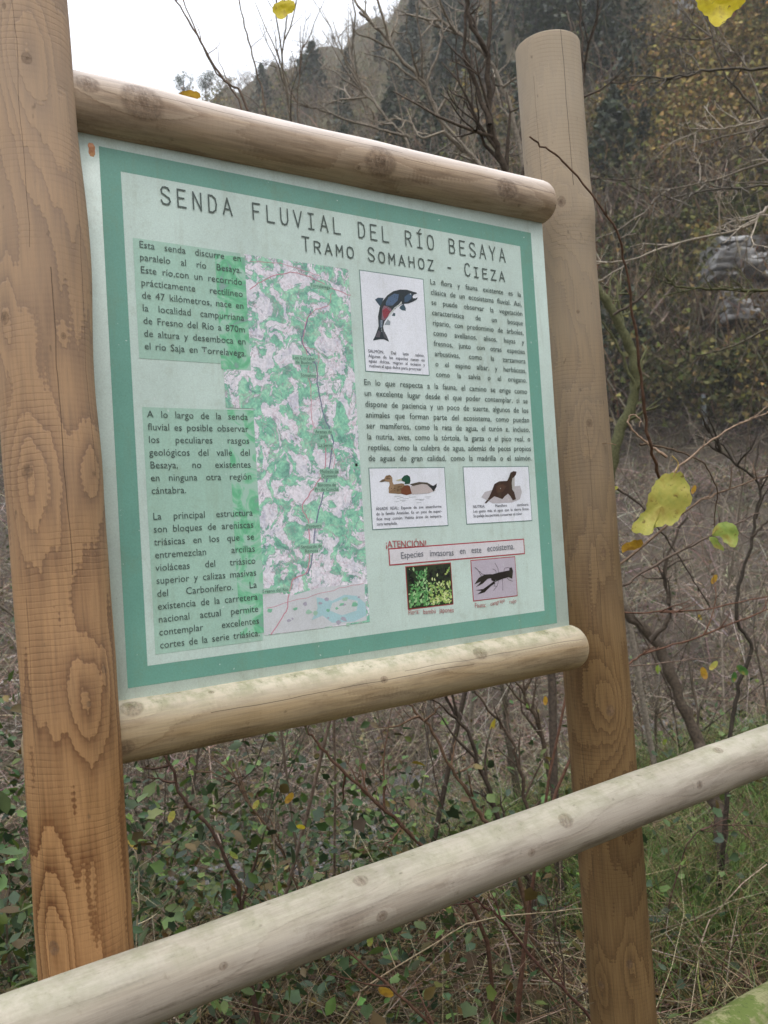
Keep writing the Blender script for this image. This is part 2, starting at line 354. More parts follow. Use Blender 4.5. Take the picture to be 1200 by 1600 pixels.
# river
def river():
    us = np.linspace(-60, 80, 60); qs = np.linspace(3.0, 6.0, 14); U_, Q_ = np.meshgrid(us, qs)
    P = U_[..., None]*SU + (-(Q_+1.232))[..., None]*SN; P[..., 2] = -1.80+.012*vnoise(U_*3, Q_*5)
    i = (np.arange(13)*60)[:, None]; j = np.arange(59)[None]; F = np.stack([i+j, i+j+1, i+61+j, i+60+j], -1).reshape(-1, 4)
    n = NT('river_water'); Pn = n.obj()
    c = n.ramp(n.noise(Pn, 5, 4, .7), [(.4, (.03, .035, .03)), (.66, (.08, .085, .08)), (.76, (.3, .31, .31))])
    n.bump(n.noise(Pn, 9, 3), .4, .03)
    o = link('river', mesh('river', P.reshape(-1, 3), [F], smoothf=True), n.fin(c, .12, .5)); tag(o, kind='structure')
river()
def rock_mesh(seed, sx, sy, sz, sub=8):
    g = np.linspace(-1, 1, sub); pts = []; F = []; rs = np.random.default_rng(seed)
    ph = rs.uniform(0, 9, 3); cut = [(v/np.linalg.norm(v), rs.uniform(.55, 1.0)) for v in rs.normal(size=(9, 3))]
    for ax in range(3):
        for s in (-1, 1):
            a, b = np.meshgrid(g, g); c = np.full_like(a, s); q = [None]*3; q[ax] = c; q[(ax+1) % 3] = a; q[(ax+2) % 3] = b
            V = np.stack(q, -1).reshape(-1, 3); V = V/(np.sum(np.abs(V)**30, 1)**(1/30.))[:, None]
            for nv, dd in cut:
                e = V@nv-dd*1.15; V = V-np.clip(e, 0, None)[:, None]*nv
            V = V*(1+.02*vnoise(V[:, 0]*4+ph[0]+V[:, 2]*3, V[:, 1]*4+ph[1]-V[:, 2]*2, ph[2]))[:, None]
            base = sum(len(p) for p in pts); pts.append(V)
            i = (np.arange(sub-1)*sub)[:, None]; j = np.arange(sub-1)[None]
            f = np.stack([i+j, i+j+1, i+sub+1+j, i+sub+j], -1).reshape(-1, 4)+base; F.append(f if s > 0 else f[:, ::-1])
    return np.concatenate(pts)*np.array([sx, sy, sz]), F
def slab_mesh(rs, sx, sy, sz):
    """a fractured bed of rock: box with eight shifted corners and a broken front"""
    V, F = rock_mesh(3, 1, 1, 1, 7); g = np.linspace(-1, 1, 7); V = []
    for ax in range(3):
        for s_ in (-1, 1):
            a, b = np.meshgrid(g, g); q = [None]*3; q[ax] = np.full_like(a, s_); q[(ax+1) % 3] = a; q[(ax+2) % 3] = b; V.append(np.stack(q, -1).reshape(-1, 3))
    V = np.concatenate(V); C8 = rs.normal(0, .11, (2, 2, 2, 3)); t = (V+1)/2; D = np.zeros_like(V)
    for i in (0, 1):
        for j in (0, 1):
            for k in (0, 1):
                w = (t[:, 0] if i else 1-t[:, 0])*(t[:, 1] if j else 1-t[:, 1])*(t[:, 2] if k else 1-t[:, 2]); D += w[:, None]*C8[i, j, k]
    h = rs.normal(0, .035, 40); cell = (np.floor(t[:, 0]*4.99).astype(int)*3+np.floor(t[:, 2]*2.99).astype(int)*7) % 40
    D[:, 1] += h[cell]*2; D += .012*np.sin(V[:, [2, 0, 1]]*7+rs.uniform(0, 6))
    return (V+D)*np.array([sx, sy, sz]), F
nr = NT('limestone'); Pr = nr.obj()
cr = nr.ramp(nr.noise(nr.vm('MULTIPLY', Pr, (.6, .6, 2.2)), 1.1, 7, .75), [(.30, (.05, .05, .045)), (.40, (.24, .23, .225)), (.55, (.50, .49, .48)), (.75, (.64, .63, .62))])
cr = nr.mix(nr.ramp(nr.noise(Pr, .8, 5, .7), [(.60, 0.0), (.70, .8)]), cr, (.06, .075, .025))
nr.bump(nr.noise(nr.vm('MULTIPLY', Pr, (1, 1, 3)), 2.5, 5, .7), .7, .2); M_ROCK = nr.fin(cr, .9, .2)
ns = NT('river_stone'); Pq = ns.obj(); M_STONE = ns.fin(ns.ramp(ns.noise(Pq, 14, 5, .7), [(.3, (.06, .06, .06)), (.55, (.16, .16, .16)), (.75, (.34, .34, .34))]), .7, .3)
mb = MB()
TVs = []
for s in range(4):
    V, F = rock_mesh(50+s, 1, .8, .5, 4); TVs.append((V, np.concatenate(F)))
for s in range(4):
    n_ = 330; u_ = rng.uniform(2.5, 20, n_); q_ = rng.choice([5.6, 5.9, 6.2, 5.3], n_)+rng.normal(0, .4, n_)
    P = u_[:, None]*SU-(q_+1.232)[:, None]*SN; P[:, 2] = np.maximum(height(P[:, 0], P[:, 1]), -1.84)+.02
    scatter(mb, TVs[s][0], TVs[s][1], P, rotz_tilt(n_, .2), np.exp(rng.normal(-2.6, .45, n_)), jit((.3, .3, .3), n_))
tag(mb.build('river_stones', M_STONE, sm=True), 'grey stones lining the shallow river beyond the grass', 'stones', kind='stuff')

# ================================================================== HILLSIDE
patches = [  # (px, py, rx, ry, kind, weight) where each sort of growth stands on the hillside
 (520, 165, 120, 30, 'pine', .4), (560, 110, 90, 40, 'bare', .8), (430, 130, 100, 50, 'bare', .8), (640, 150, 60, 70, 'pine', .8), (730, 170, 60, 90, 'pine', .4), (960, 110, 45, 130, 'pine', 1.8), (850, 60, 70, 60, 'pine', .8), (700, 60, 50, 40, 'pine', 1.1),
 (975, 330, 40, 80, 'pine', .8), (1060, 60, 40, 35, 'pine', .7), (1040, 200, 60, 40, 'ochre', 1.5), (1130, 130, 90, 90, 'ochre', 1.7), (1040, 250, 90, 70, 'ochre', 1.6), (1180, 230, 60, 50, 'ochre', .8), (1000, 20, 60, 30, 'ochre', 1),
 (450, 120, 60, 30, 'bare', 1.2), (600, 60, 60, 30, 'bare', .9), (1000, 380, 120, 45, 'bare', 1.4), (1150, 330, 80, 35, 'bare', 1.4), (1130, 400, 110, 90, 'green', 1.5), (1050, 480, 70, 80, 'green', 1.6), (980, 560, 60, 50, 'bare', 1.0),
 (1130, 570, 100, 40, 'bare', 1.6), (1080, 640, 120, 28, 'green', 1.7), (1180, 360, 40, 30, 'green', 1.2), (800, 20, 60, 40, 'bare', .6)]
def hill_trees():
    mbs = MB(); N = 2900
    px = rng.uniform(-350, 1650, N); py = -260+ (690+260)*rng.uniform(0, 1, N)**.9
    P, ok, t = hit(px, py, 30, 260, 200); ok &= (np.hypot(P[:, 0], P[:, 1]) < 149) & (np.hypot(P[:, 0], P[:, 1]) > 38)
    conif = []
    for i in np.where(ok)[0]:
        w = {'pine': .16, 'ochre': .30, 'bare': .6, 'green': .3}
        for (cx, cy, rx, ry, kd, wt_) in patches:
            e = ((px[i]-cx)/rx)**2+((py[i]-cy)/ry)**2; w[kd] += 3.2*wt_*math.exp(-e)
        ks = list(w); ww = np.array([w[k]**1.6 for k in ks]); kd = ks[rng.choice(4, p=ww/ww.sum())]
        rocky = min(((px[i]-1145)/70)**2+((py[i]-445)/65)**2, ((px[i]-1080)/45)**2+((py[i]-18)/32)**2) < .85
        if rocky: continue
        p = P[i]; far = t[i]/100
        if math.hypot(p[0], p[1]) > 122: far *= .35
        if kd == 'pine':
            rr_ = math.hypot(p[0], p[1])
            if rr_ < 100+14*rng.random() and rng.random() < .8: conif.append((p, rng.uniform(4.0, 7.5)*(.75+.3*far))); continue
            kd = 'bare'
        if kd == 'bare':
            n_ = 46; h = rng.uniform(3.0, 5.5)*(.6+.5*far)
            b = p+np.column_stack([rng.normal(0, .25*h, n_), rng.normal(0, .25*h, n_), rng.uniform(-.2, .45*h, n_)])
            D = np.column_stack([rng.normal(0, .45, n_), rng.normal(0, .45, n_), rng.uniform(.6, 1, n_)])
            C = jit([(.20, .175, .15), (.26, .235, .205), (.15, .125, .10), (.18, .13, .09)], n_, .25)
            stems(mbs, b, D, rng.uniform(.3, .7, n_)*h, rng.normal(0, .12*h, (n_, 3)), rng.uniform(.025, .055, n_), C, 2)
            n2 = 60; q = p+np.column_stack([rng.normal(0, .28*h, n2), rng.normal(0, .28*h, n2), rng.uniform(.1, .75, n2)*h])
            scatter(mbs, TRI, TRI_F, q, rotm(n2), rng.uniform(.12, .3, n2), jit([(.16, .125, .09), (.20, .15, .085), (.14, .13, .065)], n2, .3))
        else:
            h = rng.uniform(2.2, 4.5)*(.6+.5*far); n_ = 230
            lob = rng.normal(0, .3*h, (5, 3)); lob[:, 2] = rng.uniform(.2, .75, 5)*h
            q = p+lob[rng.integers(0, 5, n_)]+rng.normal(0, .15*h, (n_, 3))
            base = [(.20, .175, .06), (.24, .19, .075), (.14, .13, .05), (.20, .14, .07)] if kd == 'ochre' else [(.085, .10, .035), (.11, .12, .045), (.07, .08, .035), (.14, .13, .06)]
            scatter(mbs, TRI, TRI_F, q, rotm(n_), rng.uniform(.16, .42, n_)*(.6+.5*far), jit(base, n_, .35))
    tag(mbs.build('hillside_scrub', attr_mat('scrub', .8, .1, 3, .25, .1, (1.0, .90, .74))), 'brown and ochre scrub and bare saplings covering the steep hillside', 'scrub', kind='stuff')
    # evergreens: three shapes, shared among individuals
    sh = []
    for s in range(3):
        m1 = MB(); n_ = 520; zz = rng.uniform(.14, 1, n_)**.9
        rad = (.30*(1-zz)**.75+.02)*(.55+.45*np.sin(zz*22+s)**2)*rng.uniform(.35, 1.15, n_)
        th = rng.uniform(0, 2*PI, n_)
        q = np.column_stack([np.cos(th)*rad*(1+.3*np.sin(3*th+s)), np.sin(th)*rad, zz])
        scatter(m1, TRI, TRI_F, q, rotm(n_), rng.uniform(.035, .075, n_), jit([(.030, .040, .018), (.044, .053, .024), (.023, .031, .014), (.058, .060, .026)], n_, .3))
        m2_ = MB(); tube(m2_, [(0, 0, -.08), (0, .01, .4), (.01, 0, .95)], [.03, .02, .005], 5, (.06, .05, .04))
        sh.append((mesh('crown', np.concatenate(m1.V), m1.F, np.concatenate(m1.C)), mesh('trunk', np.concatenate(m2_.V), m2_.F, np.concatenate(m2_.C))))
    for k, (p, h) in enumerate(conif[:290]):
        e = empty('conifer', tuple(p)); e.scale = (h*rng.uniform(.85, 1.3),)*2+(h,); e.rotation_euler = (0, 0, rng.uniform(0, 6))
        tag(e, 'dark evergreen conifer among the brown scrub on the steep hillside', 'conifer', 'dark conifers on the hillside')
        for nm, me, mt in (('crown', sh[k % 3][0], M_VEG), ('trunk', sh[k % 3][1], M_BARK)):
            o = bpy.data.objects.new(nm, me); COL.objects.link(o); o.parent = e
            if not me.materials: me.materials.append(mt)
hill_trees()
def skyline_pine(px, py, w, h, lab, seed):                       # umbrella shaped pines standing on the ridge
    rs = np.random.default_rng(seed)
    d = 148.0; base = at(px, py+h*.55, d); base[2] = height(base[0], base[1])-.2
    top = at(px, py-h*.5, d)[2]; H = max(top-base[2], 2.5); wm = w*d/FPX
    e = empty('pine_tree', tuple(base)); tag(e, lab, 'pine tree')
    m = MB(); cx = rs.normal(0, .1*wm)
    tube(m, [base, base+[cx*.5, 0, H*.5], base+[cx, 0, H*.85]], [.16, .12, .05], 6, (.06, .05, .045))
    for k in range(7):
        a = rs.uniform(0, 6.28); z0 = H*rs.uniform(.35, .6)
        tube(m, [base+[cx*.5, 0, z0], base+[cx+math.cos(a)*wm*.25, math.sin(a)*wm*.25, z0+H*.15], base+[cx+math.cos(a)*wm*.42, math.sin(a)*wm*.42, z0+H*.22]], [.07, .05, .02], 4, (.06, .05, .045))
    m.build('trunk', M_BARK, e)
    m = MB(); n_ = 800; lb = np.column_stack([rs.uniform(-.42, .42, 14)*wm, rs.uniform(-.4, .4, 14)*wm, H*(.62+rs.uniform(-.12, .26, 14))])
    q = base+lb[rs.integers(0, 14, n_)]+rs.normal(0, 1, (n_, 3))*[.09*wm, .09*wm, .06*H]
    scatter(m, TRI, TRI_F, q, rotm(n_), rs.uniform(.14, .3, n_), jit([(.035, .055, .035), (.05, .075, .045)], n_, .2))
    m.build('crown', M_VEG, e)
skyline_pine(287, 127, 30, 34, 'left of the two small umbrella pines on the skyline', 1)
skyline_pine(321, 125, 30, 36, 'right of the two small umbrella pines on the skyline', 2)
def ridge_tree(px, h, seed):
    rs = np.random.default_rng(seed); d = 147.0
    az = math.atan2(*(ray(px, 60)[:2])); b = np.array([math.sin(az)*d, math.cos(az)*d, 0]); b[2] = height(b[0], b[1])-.2
    e = empty('bare_tree', tuple(b)); tag(e, 'small leafless tree standing out on the ridge against the white sky', 'tree', 'bare trees along the ridge line')
    m = MB()
    def rec(p, dr, L, r, lv):
        q = p+dr*L; tube(m, [p, (p+q)/2+rs.normal(0, .03*L, 3), q], [r, r*.8, r*.6], 4, (.16, .145, .14))
        if lv:
            for _ in range(4):
                v = dr+rs.normal(0, .5, 3); v[2] = abs(v[2])*.9+.1; rec(q-dr*L*rs.uniform(0, .5), v/np.linalg.norm(v), L*rs.uniform(.5, .75), r*.6, lv-1)
    rec(b, np.array([0, 0, 1.]), h*.4, .09, 3)
    m.build('trunk', M_BARK, e)
for k, (px, h) in enumerate([(368, 3.4), (382, 4.2), (395, 3.0), (412, 3.5), (452, 3.2), (520, 3.6), (545, 4.4), (478, 2.8), (590, 3.6), (610, 4.0)]): ridge_tree(px, h, k)
def outcrop(px0, px1, py0, py1, label, seed, rows):
    rs = np.random.default_rng(seed)
    P, ok, t = hit(np.array([(px0+px1)/2.]), np.array([py1*1.]), 30, 260); d = t[0]-1
    c = at((px0+px1)/2, py1, d); e = empty('rock_outcrop', tuple(c)); tag(e, label, 'rock outcrop')
    for k in range(rows):
        fy = (k+.5)/rows; y = py1-(py1-py0)*fy
        x = px0+rs.uniform(0, 8)
        while x < px1:
            w = rs.uniform(34, 84); p = at(x+w/2, y+rs.uniform(-2, 2), d+fy*2.2+rs.uniform(-.5, .5))
            hh = (py1-py0)/rows*d/FPX*.47*rs.uniform(.8, 1.15)
            V, F = slab_mesh(rs, w*d/FPX*.52, 1.6, hh); a = rs.normal(0, .03); ca, sa = math.cos(a), math.sin(a)
            V = V@np.array([[ca, 0, -sa], [0, 1, 0], [sa, 0, ca]])
            o = link('rock', mesh('rock', V, F, smoothf=False), M_ROCK); o.location = p-np.array(e.location); o.parent = e
            x += w*.9
outcrop(1098, 1235, 384, 446, 'pale grey layered limestone slabs jutting from the hillside, upper ledge of the crag', 3, 5)
outcrop(1108, 1240, 462, 512, 'pale grey limestone face below the mossy ledge of the crag at right', 9, 3)
outcrop(1055, 1104, -12, 36, 'grey rock outcrop high on the hillside left of the hanging yellow leaf', 5, 3)
outcrop(1120, 1215, -34, 10, 'grey rock ledge at the top right beside the hanging yellow leaf', 6, 2)
# pale upright post at the foot of the hill
P, ok, t = hit(np.array([1103.]), np.array([676.]), 10, 120)
m = MB(); p = P[0]; hh = 46*t[0]/FPX
tube(m, [p-[0, 0, .2], p+[0, 0, hh*.5], p+[0, 0, hh*.97]], [.10, .10, .085], 8, (.5, .58, .68)); tube(m, [p+[0, 0, hh*.97], p+[0, 0, hh]], [.085, .03], 8, (.45, .5, .6))
tag(m.build('marker_post', M_BARK), 'small pale blue-white upright post at the foot of the wooded hillside', 'post')

# ================================================================== BROWN SLOPE ACROSS THE RIVER
def slope_stems():
    m = MB(); N = 46000
    px = rng.uniform(-250, 1450, N); py = np.where(rng.random(N) < .28, rng.uniform(640, 790, N), rng.uniform(640, 1330, N))
    P, ok, t = hit(px, py, 5.5, 60, 160); q = -(P[:, 0]*SN[0]+P[:, 1]*SN[1])-1.232; ok &= (q > 5.5) & (t < 46)
    P = P[ok]; t = t[ok]; n_ = len(P); L = rng.uniform(.25, 1.0, n_)*(.75+.028*t)
    D = np.column_stack([rng.normal(0, .75, n_), rng.normal(0, .75, n_), rng.uniform(.25, 1, n_)])
    C = jit([(.24, .19, .155), (.36, .31, .26), (.13, .10, .08), (.50, .44, .38), (.10, .075, .06)], n_, .42)*(.85+.75*vnoise(P[:, 0]*.9, P[:, 1]*.9, 7))[:, None].clip(.3, 1.6)
    bend = np.column_stack([rng.normal(0, .3, n_), rng.normal(0, .3, n_), rng.uniform(-.6, .1, n_)])*L[:, None]
    stems(m, P, D, L, bend, rng.uniform(.0018, .0042, n_)*(.5+.085*t), C, 3)
    tag(m.build('dry_brambles', M_BARK), 'tangle of dry grey-brown bramble stems covering the far bank', 'brambles', kind='stuff')
    m = MB(); n2 = 14000; k = rng.integers(0, n_, n2)
    scatter(m, DIA, DIA_F, P[k]+np.column_stack([rng.normal(0, .3, n2), rng.normal(0, .3, n2), rng.uniform(0, .8, n2)]), rotm(n2), rng.uniform(.03, .075, n2)*(.6+.05*t[k]), jit([(.09, .11, .045), (.20, .15, .10), (.24, .18, .13), (.08, .095, .05)], n2, .3))
    tag(m.build('slope_leaves', M_VEG), 'sparse small leaves caught in the dry stems on the far bank', 'leaves', kind='stuff')
slope_stems()

# ================================================================== NEAR BANK
def near_points(n, q0, q1, u0, u1):
    u_ = rng.uniform(u0, u1, n); q_ = rng.uniform(q0, q1, n); P = u_[:, None]*SU-(q_+1.232)[:, None]*SN
    P[:, 2] = height(P[:, 0], P[:, 1]); return P, u_, q_
def near_bank():
    # leaf litter
    m = MB(); n_ = 22000; P, u_, q_ = near_points(n_, -.9, 3.4, -3.5, 7.5); P[:, 2] += rng.uniform(.0, .03, n_)
    scatter(m, LEAF, LEAF_F, P, rotz_tilt(n_, .5), rng.uniform(.02, .055, n_), jit([(.20, .105, .05), (.28, .17, .09), (.13, .075, .045), (.10, .06, .035), (.33, .22, .12), (.06, .04, .025)], n_, .3))
    tag(m.build('leaf_litter', M_VEG), 'fallen brown and orange leaves on the ground behind the fence', 'leaf litter', kind='stuff')
    # dead grass and thin canes
    m = MB(); n_ = 25000; P, u_, q_ = near_points(n_, -.1, 3.8, -3.5, 8); L = rng.uniform(.12, .75, n_)
    D = np.column_stack([rng.normal(0, .6, n_), rng.normal(0, .6, n_), rng.uniform(.3, 1, n_)])
    bend = np.column_stack([rng.normal(0, .4, n_), rng.normal(0, .4, n_), rng.uniform(-.7, 0, n_)])*L[:, None]
    stems(m, P, D, L, bend, rng.uniform(.0008, .0022, n_), jit([(.30, .24, .15), (.20, .15, .09), (.38, .32, .22), (.12, .08, .05)], n_, .3), 3)
    tag(m.build('dead_grass', M_BARK), 'dry straw coloured grass and thin canes low behind the fence', 'dead grass', kind='stuff')
    # tangled bramble canes higher up
    m = MB(); n_ = 5200; P, u_, q_ = near_points(n_, .35, 4.0, -3.5, 9); L = rng.uniform(.4, 1.5, n_)*np.interp(u_, [-3, .5, 2.2, 3, 9], [1, .9, .75, .6, .9])
    D = np.column_stack([rng.normal(0, .8, n_), rng.normal(0, .8, n_), rng.uniform(.25, 1, n_)])
    bend = np.column_stack([rng.normal(0, .45, n_), rng.normal(0, .45, n_), rng.uniform(-.8, .05, n_)])*L[:, None]
    pts = stems(m, P, D, L, bend, rng.uniform(.0013, .0038, n_), jit([(.17, .115, .085), (.26, .21, .165), (.13, .09, .07), (.36, .30, .24), (.15, .14, .09)], n_, .3), 4)
    tag(m.build('bramble_canes', M_BARK), 'thin tangled bramble canes filling the near river bank', 'brambles', kind='stuff')
    m = MB(); n_ = 3200; P, u_, q_ = near_points(n_, 1.3, 5.2, -3.5, 11); P[:, 2] += rng.uniform(.1, 1.5, n_)*np.interp(u_, [-3, 1, 3], [.7, .8, 1.25]); L = rng.uniform(.2, .9, n_)
    D = rng.normal(0, 1, (n_, 3))*[1, 1, .7]; bend = rng.normal(0, .22, (n_, 3))*L[:, None]
    stems(m, P, D, L, bend, rng.uniform(.0009, .0024, n_), jit([(.30, .26, .22), (.22, .17, .14), (.42, .38, .33), (.15, .11, .09)], n_, .3), 5)
    tag(m.build('fine_twigs', M_BARK), 'criss-crossing fine pale twigs filling the air behind the sign', 'twigs', kind='stuff')
    # leaves of brambles and ivy: clumped low, denser to the left
    m = MB(); nc = 1100; Pc, uc, qc = near_points(nc, .3, 3.9, -3.2, 7.0)
    dens = np.interp(uc, [-3, -.2, .4, 1.2, 1.9, 2.5, 6], [1, 1, .95, .7, .35, .12, .10])*np.where((qc < 1.3) & (uc > .4), .4, 1); keep = rng.random(nc) < dens; Pc, uc, qc = Pc[keep], uc[keep], qc[keep]; nc = len(Pc)
    hc = rng.uniform(.05, .95, nc)*np.interp(uc, [-3, .3, 1.5, 3, 6], [1.5, 1.35, 1.0, .6, .4])
    n_ = 64000; k = rng.integers(0, nc, n_); Q = Pc[k]+rng.normal(0, 1, (n_, 3))*[.17, .17, .11]; Q[:, 2] += hc[k]*rng.uniform(.3, 1.05, n_)
    Q[:, 2] = np.maximum(Q[:, 2], height(Q[:, 0], Q[:, 1])+.02)
    C = jit([(.045, .075, .042), (.06, .098, .05), (.085, .13, .055), (.04, .062, .045), (.13, .19, .07), (.075, .12, .085), (.12, .15, .05), (.14, .09, .045)], n_, .28)
    half = n_*2//3
    scatter(m, LEAF, LEAF_F, Q[:half], rotz_tilt(half, .65), np.clip(np.exp(rng.normal(-3.5, .34, half)), .014, .052), C[:half])
    scatter(m, IVY, IVY_F, Q[half:], rotz_tilt(n_-half, .75), rng.uniform(.02, .042, n_-half), C[half:])
    tag(m.build('bramble_leaves', M_VEG), 'dark green bramble and ivy leaves low behind the sign', 'undergrowth', kind='stuff')
    # scattered yellow leaves hanging in the undergrowth
    m = MB(); n_ = 110; P, u_, q_ = near_points(n_, .4, 3.0, -2, 8); P[:, 2] += rng.uniform(.1, 1.1, n_)
    scatter(m, LEAF, LEAF_F, P, rotm(n_), rng.uniform(.03, .055, n_), jit([(.50, .36, .06), (.42, .38, .10), (.45, .25, .06), (.30, .33, .08)], n_, .2))
    tag(m.build('yellow_leaves', M_VEG), 'small yellow autumn leaves scattered through the brambles', 'leaves', kind='stuff')
    # green grass, right
    m = MB(); n_ = 46000; P, u_, q_ = near_points(n_, .1, 2.3, 1.7, 5.2)
    keep = rng.random(n_) < smooth(2.1, 2.9, u_)*(.15+.85*(vnoise(P[:, 0]*3, P[:, 1]*3) > -.1)); P = P[keep]; n_ = len(P); L = rng.uniform(.10, .38, n_)
    D = np.column_stack([rng.normal(0, .35, n_), rng.normal(0, .35, n_), np.ones(n_)]); bend = np.column_stack([rng.normal(0, .5, n_), rng.normal(0, .5, n_), rng.uniform(-.4, 0, n_)])*L[:, None]
    stems(m, P, D, L, bend, rng.uniform(.0016, .0036, n_), jit([(.12, .22, .07), (.17, .27, .10), (.25, .32, .14), (.40, .36, .22)], n_, .35), 2)
    tag(m.build('grass', M_VEG), 'tufts of green grass on the bank to the right of the sign', 'grass', kind='stuff')
near_bank()

# ------------------------------------------------------------------ shrubs with drawn stems
def grow(mb, path, r, col, n_side, lv, spread=.7, lmul=.45, up=.25, rs=None):
    path = np.asarray(path); n = len(path); seglen = np.linalg.norm(np.diff(path, axis=0), axis=1).sum()
    for _ in range(n_side):
        i = rs.integers(1, n-1) if n > 3 else 1; d = path[min(i+1, n-1)]-path[i-1]; d = d/(np.linalg.norm(d)+1e-9)
        v = d+rs.normal(0, spread, 3); v[2] += up; v /= np.linalg.norm(v); L = seglen*lmul*rs.uniform(.35, 1.0)
        k = 6; t = np.linspace(0, 1, k)[:, None]; w = np.cumsum(rs.normal(0, .06*L, (k, 3)), axis=0); w -= w[0]
        p = path[i]+v*L*t+w*t+np.array([0, 0, .12*L])*t*t
        rr = min(r*.5, .0045*(lv+.4))
        tube(mb, p, np.linspace(rr, rr*.35, k), 4 if lv else 3, np.asarray(col)*rs.uniform(.75, 1.35))
        if lv > 0: grow(mb, p, rr, col, rs.integers(2, 5), lv-1, spread, .6, up*.6, rs)
def shrub(name, label, cat, stems_, seed, group=None):
    """stems_: (points px,py,depth)*, radius m, colour, sides, levels, ground?"""
    rs = np.random.default_rng(seed); e = None; tw = MB()
    paths = []
    for s in stems_:
        pts = [at(x, y, d) for x, y, d in s['p']]; pts = np.array(pts)
        if s.get('down', True):                                  # continue the stem to the soil
            a, b = pts[0], pts[1]; dv = (a-b)/np.linalg.norm(a-b); g = height(a[0], a[1])
            if a[2] > g+.1:
                H_ = a[2]-g; p1 = a+dv*.25*H_+rs.normal(0, .04*H_, 3); p1[2] = a[2]-H_*.4; p2 = a+dv*.35*H_+rs.normal(0, .06*H_, 3); p2[2] = height(p2[0], p2[1])-.1
                pts = np.vstack([p2, p1, pts])
        paths.append(spline(pts, max(8, len(pts)*5)))
    e = empty(name, tuple(paths[0][0])); tag(e, label, cat, group)
    for k, (s, p) in enumerate(zip(stems_, paths)):
        m = MB(); n = len(p); r = s['r']; rad = np.linspace(r, r*s.get('taper', .35), n)*(1+.08*rs.normal(size=n))
        pp = p+rs.normal(0, min(r*.35, .004), p.shape)
        col = np.asarray(s['c']); cc = np.clip(col*np.exp(rs.normal(0, .12, (1, 1))), 0, 1)
        tube(m, pp, rad, 8 if r > .01 else 5, col); m.build('trunk' if k == 0 else 'branch', M_BARK, e, True)
        i0 = int(n*s.get('from', .3)); grow(tw, p[i0:], r, col*1.1, s.get('n', 6), s.get('lv', 1), s.get('spread', .7), s.get('lm', .4), s.get('up', .25), rs)
    if tw.n: tag(tw.build('twigs', M_BARK, e), kind='stuff')
    return e
def hz(pts, d, d2=None):
    d2 = d if d2 is None else d2; n = len(pts); return [(x, y, d+(d2-d)*i/(n-1)) for i, (x, y) in enumerate(pts)]
DK = (.075, .06, .05); GR = (.23, .205, .18); PL = (.38, .34, .30); RD = (.13, .07, .05); MO = (.10, .105, .055); BR = (.10, .07, .05)
shrub('hazel_shrub', 'dark leafless shrub rising behind the top rail just left of the right post', 'shrub', [
 dict(p=hz([(800, 330), (790, 265), (765, 195), (762, 90), (732, 25), (726, -60)], 3.2, 3.0), r=.017, c=DK, n=9, lv=2),
 dict(p=hz([(765, 195), (745, 135), (727, 80), (731, 0), (740, -60)], 3.1), r=.010, c=DK, down=False, n=6, lv=1),
 dict(p=hz([(812, 330), (835, 230), (905, 150), (912, 90), (906, -30)], 3.6), r=.011, c=DK, n=7, lv=2)], 11)
shrub('hazel_shrub', 'pale grey leafless shrub leaning left above the middle of the top rail', 'shrub', [
 dict(p=hz([(800, 340), (750, 260), (695, 205), (665, 135), (630, 95), (590, 45), (560, 20)], 4.0, 3.8), r=.015, c=GR, n=12, lv=2, lm=.35),
 dict(p=hz([(695, 205), (660, 215), (640, 190), (600, 185)], 3.9), r=.006, c=PL, down=False, n=6, lv=1),
 dict(p=hz([(830, 330), (800, 180), (760, 90), (700, 40), (660, 0), (640, -40)], 4.6), r=.016, c=GR, n=12, lv=2, lm=.35),
 dict(p=hz([(665, 135), (690, 60), (685, 0)], 3.9), r=.007, c=GR, down=False, n=6, lv=1)], 12)
shrub('bare_sapling', 'grey leafless sapling with dense twigs over the middle of the top rail', 'sapling', [
 dict(p=hz([(640, 420), (640, 240), (600, 180), (560, 130), (545, 60)], 5.2), r=.013, c=GR, n=14, lv=2, lm=.4),
 dict(p=hz([(450, 155), (520, 178), (600, 205), (640, 212)][::-1], 5.0), r=.010, c=GR, down=False, n=8, lv=1, lm=.3),
 dict(p=hz([(660, 400), (700, 260), (735, 180), (740, 90)], 5.6), r=.012, c=(.13, .12, .11), n=12, lv=2, lm=.4)], 13)
shrub('thin_sapling', 'two thin straight shoots crossing the white sky beside the ridge pines', 'sapling', [
 dict(p=hz([(440, 420), (387, 172), (345, 120), (305, 50), (268, -10)], 2.6, 2.5), r=.006, c=(.16, .12, .10), n=3, lv=0, lm=.12),
 dict(p=hz([(430, 400), (377, 170), (330, 100), (282, -8)], 2.7, 2.6), r=.005, c=(.16, .12, .10), n=3, lv=0, lm=.12)], 14)
shrub('thin_sapling', 'slender leafless sapling crossing the sky and ridge above the left of the board', 'sapling', [
 dict(p=hz([(440, 420), (415, 178), (400, 110), (385, 50), (368, -20)], 3.2), r=.006, c=(.14, .11, .09), n=5, lv=0, lm=.2),
 dict(p=hz([(470, 420), (450, 160), (440, 100), (447, 40), (450, -10)], 3.6), r=.007, c=(.13, .11, .09), n=8, lv=1, lm=.25),
 dict(p=hz([(490, 420), (465, 190), (468, 120), (470, 40)], 3.9), r=.005, c=(.14, .11, .09), n=6, lv=1, lm=.25)], 15)
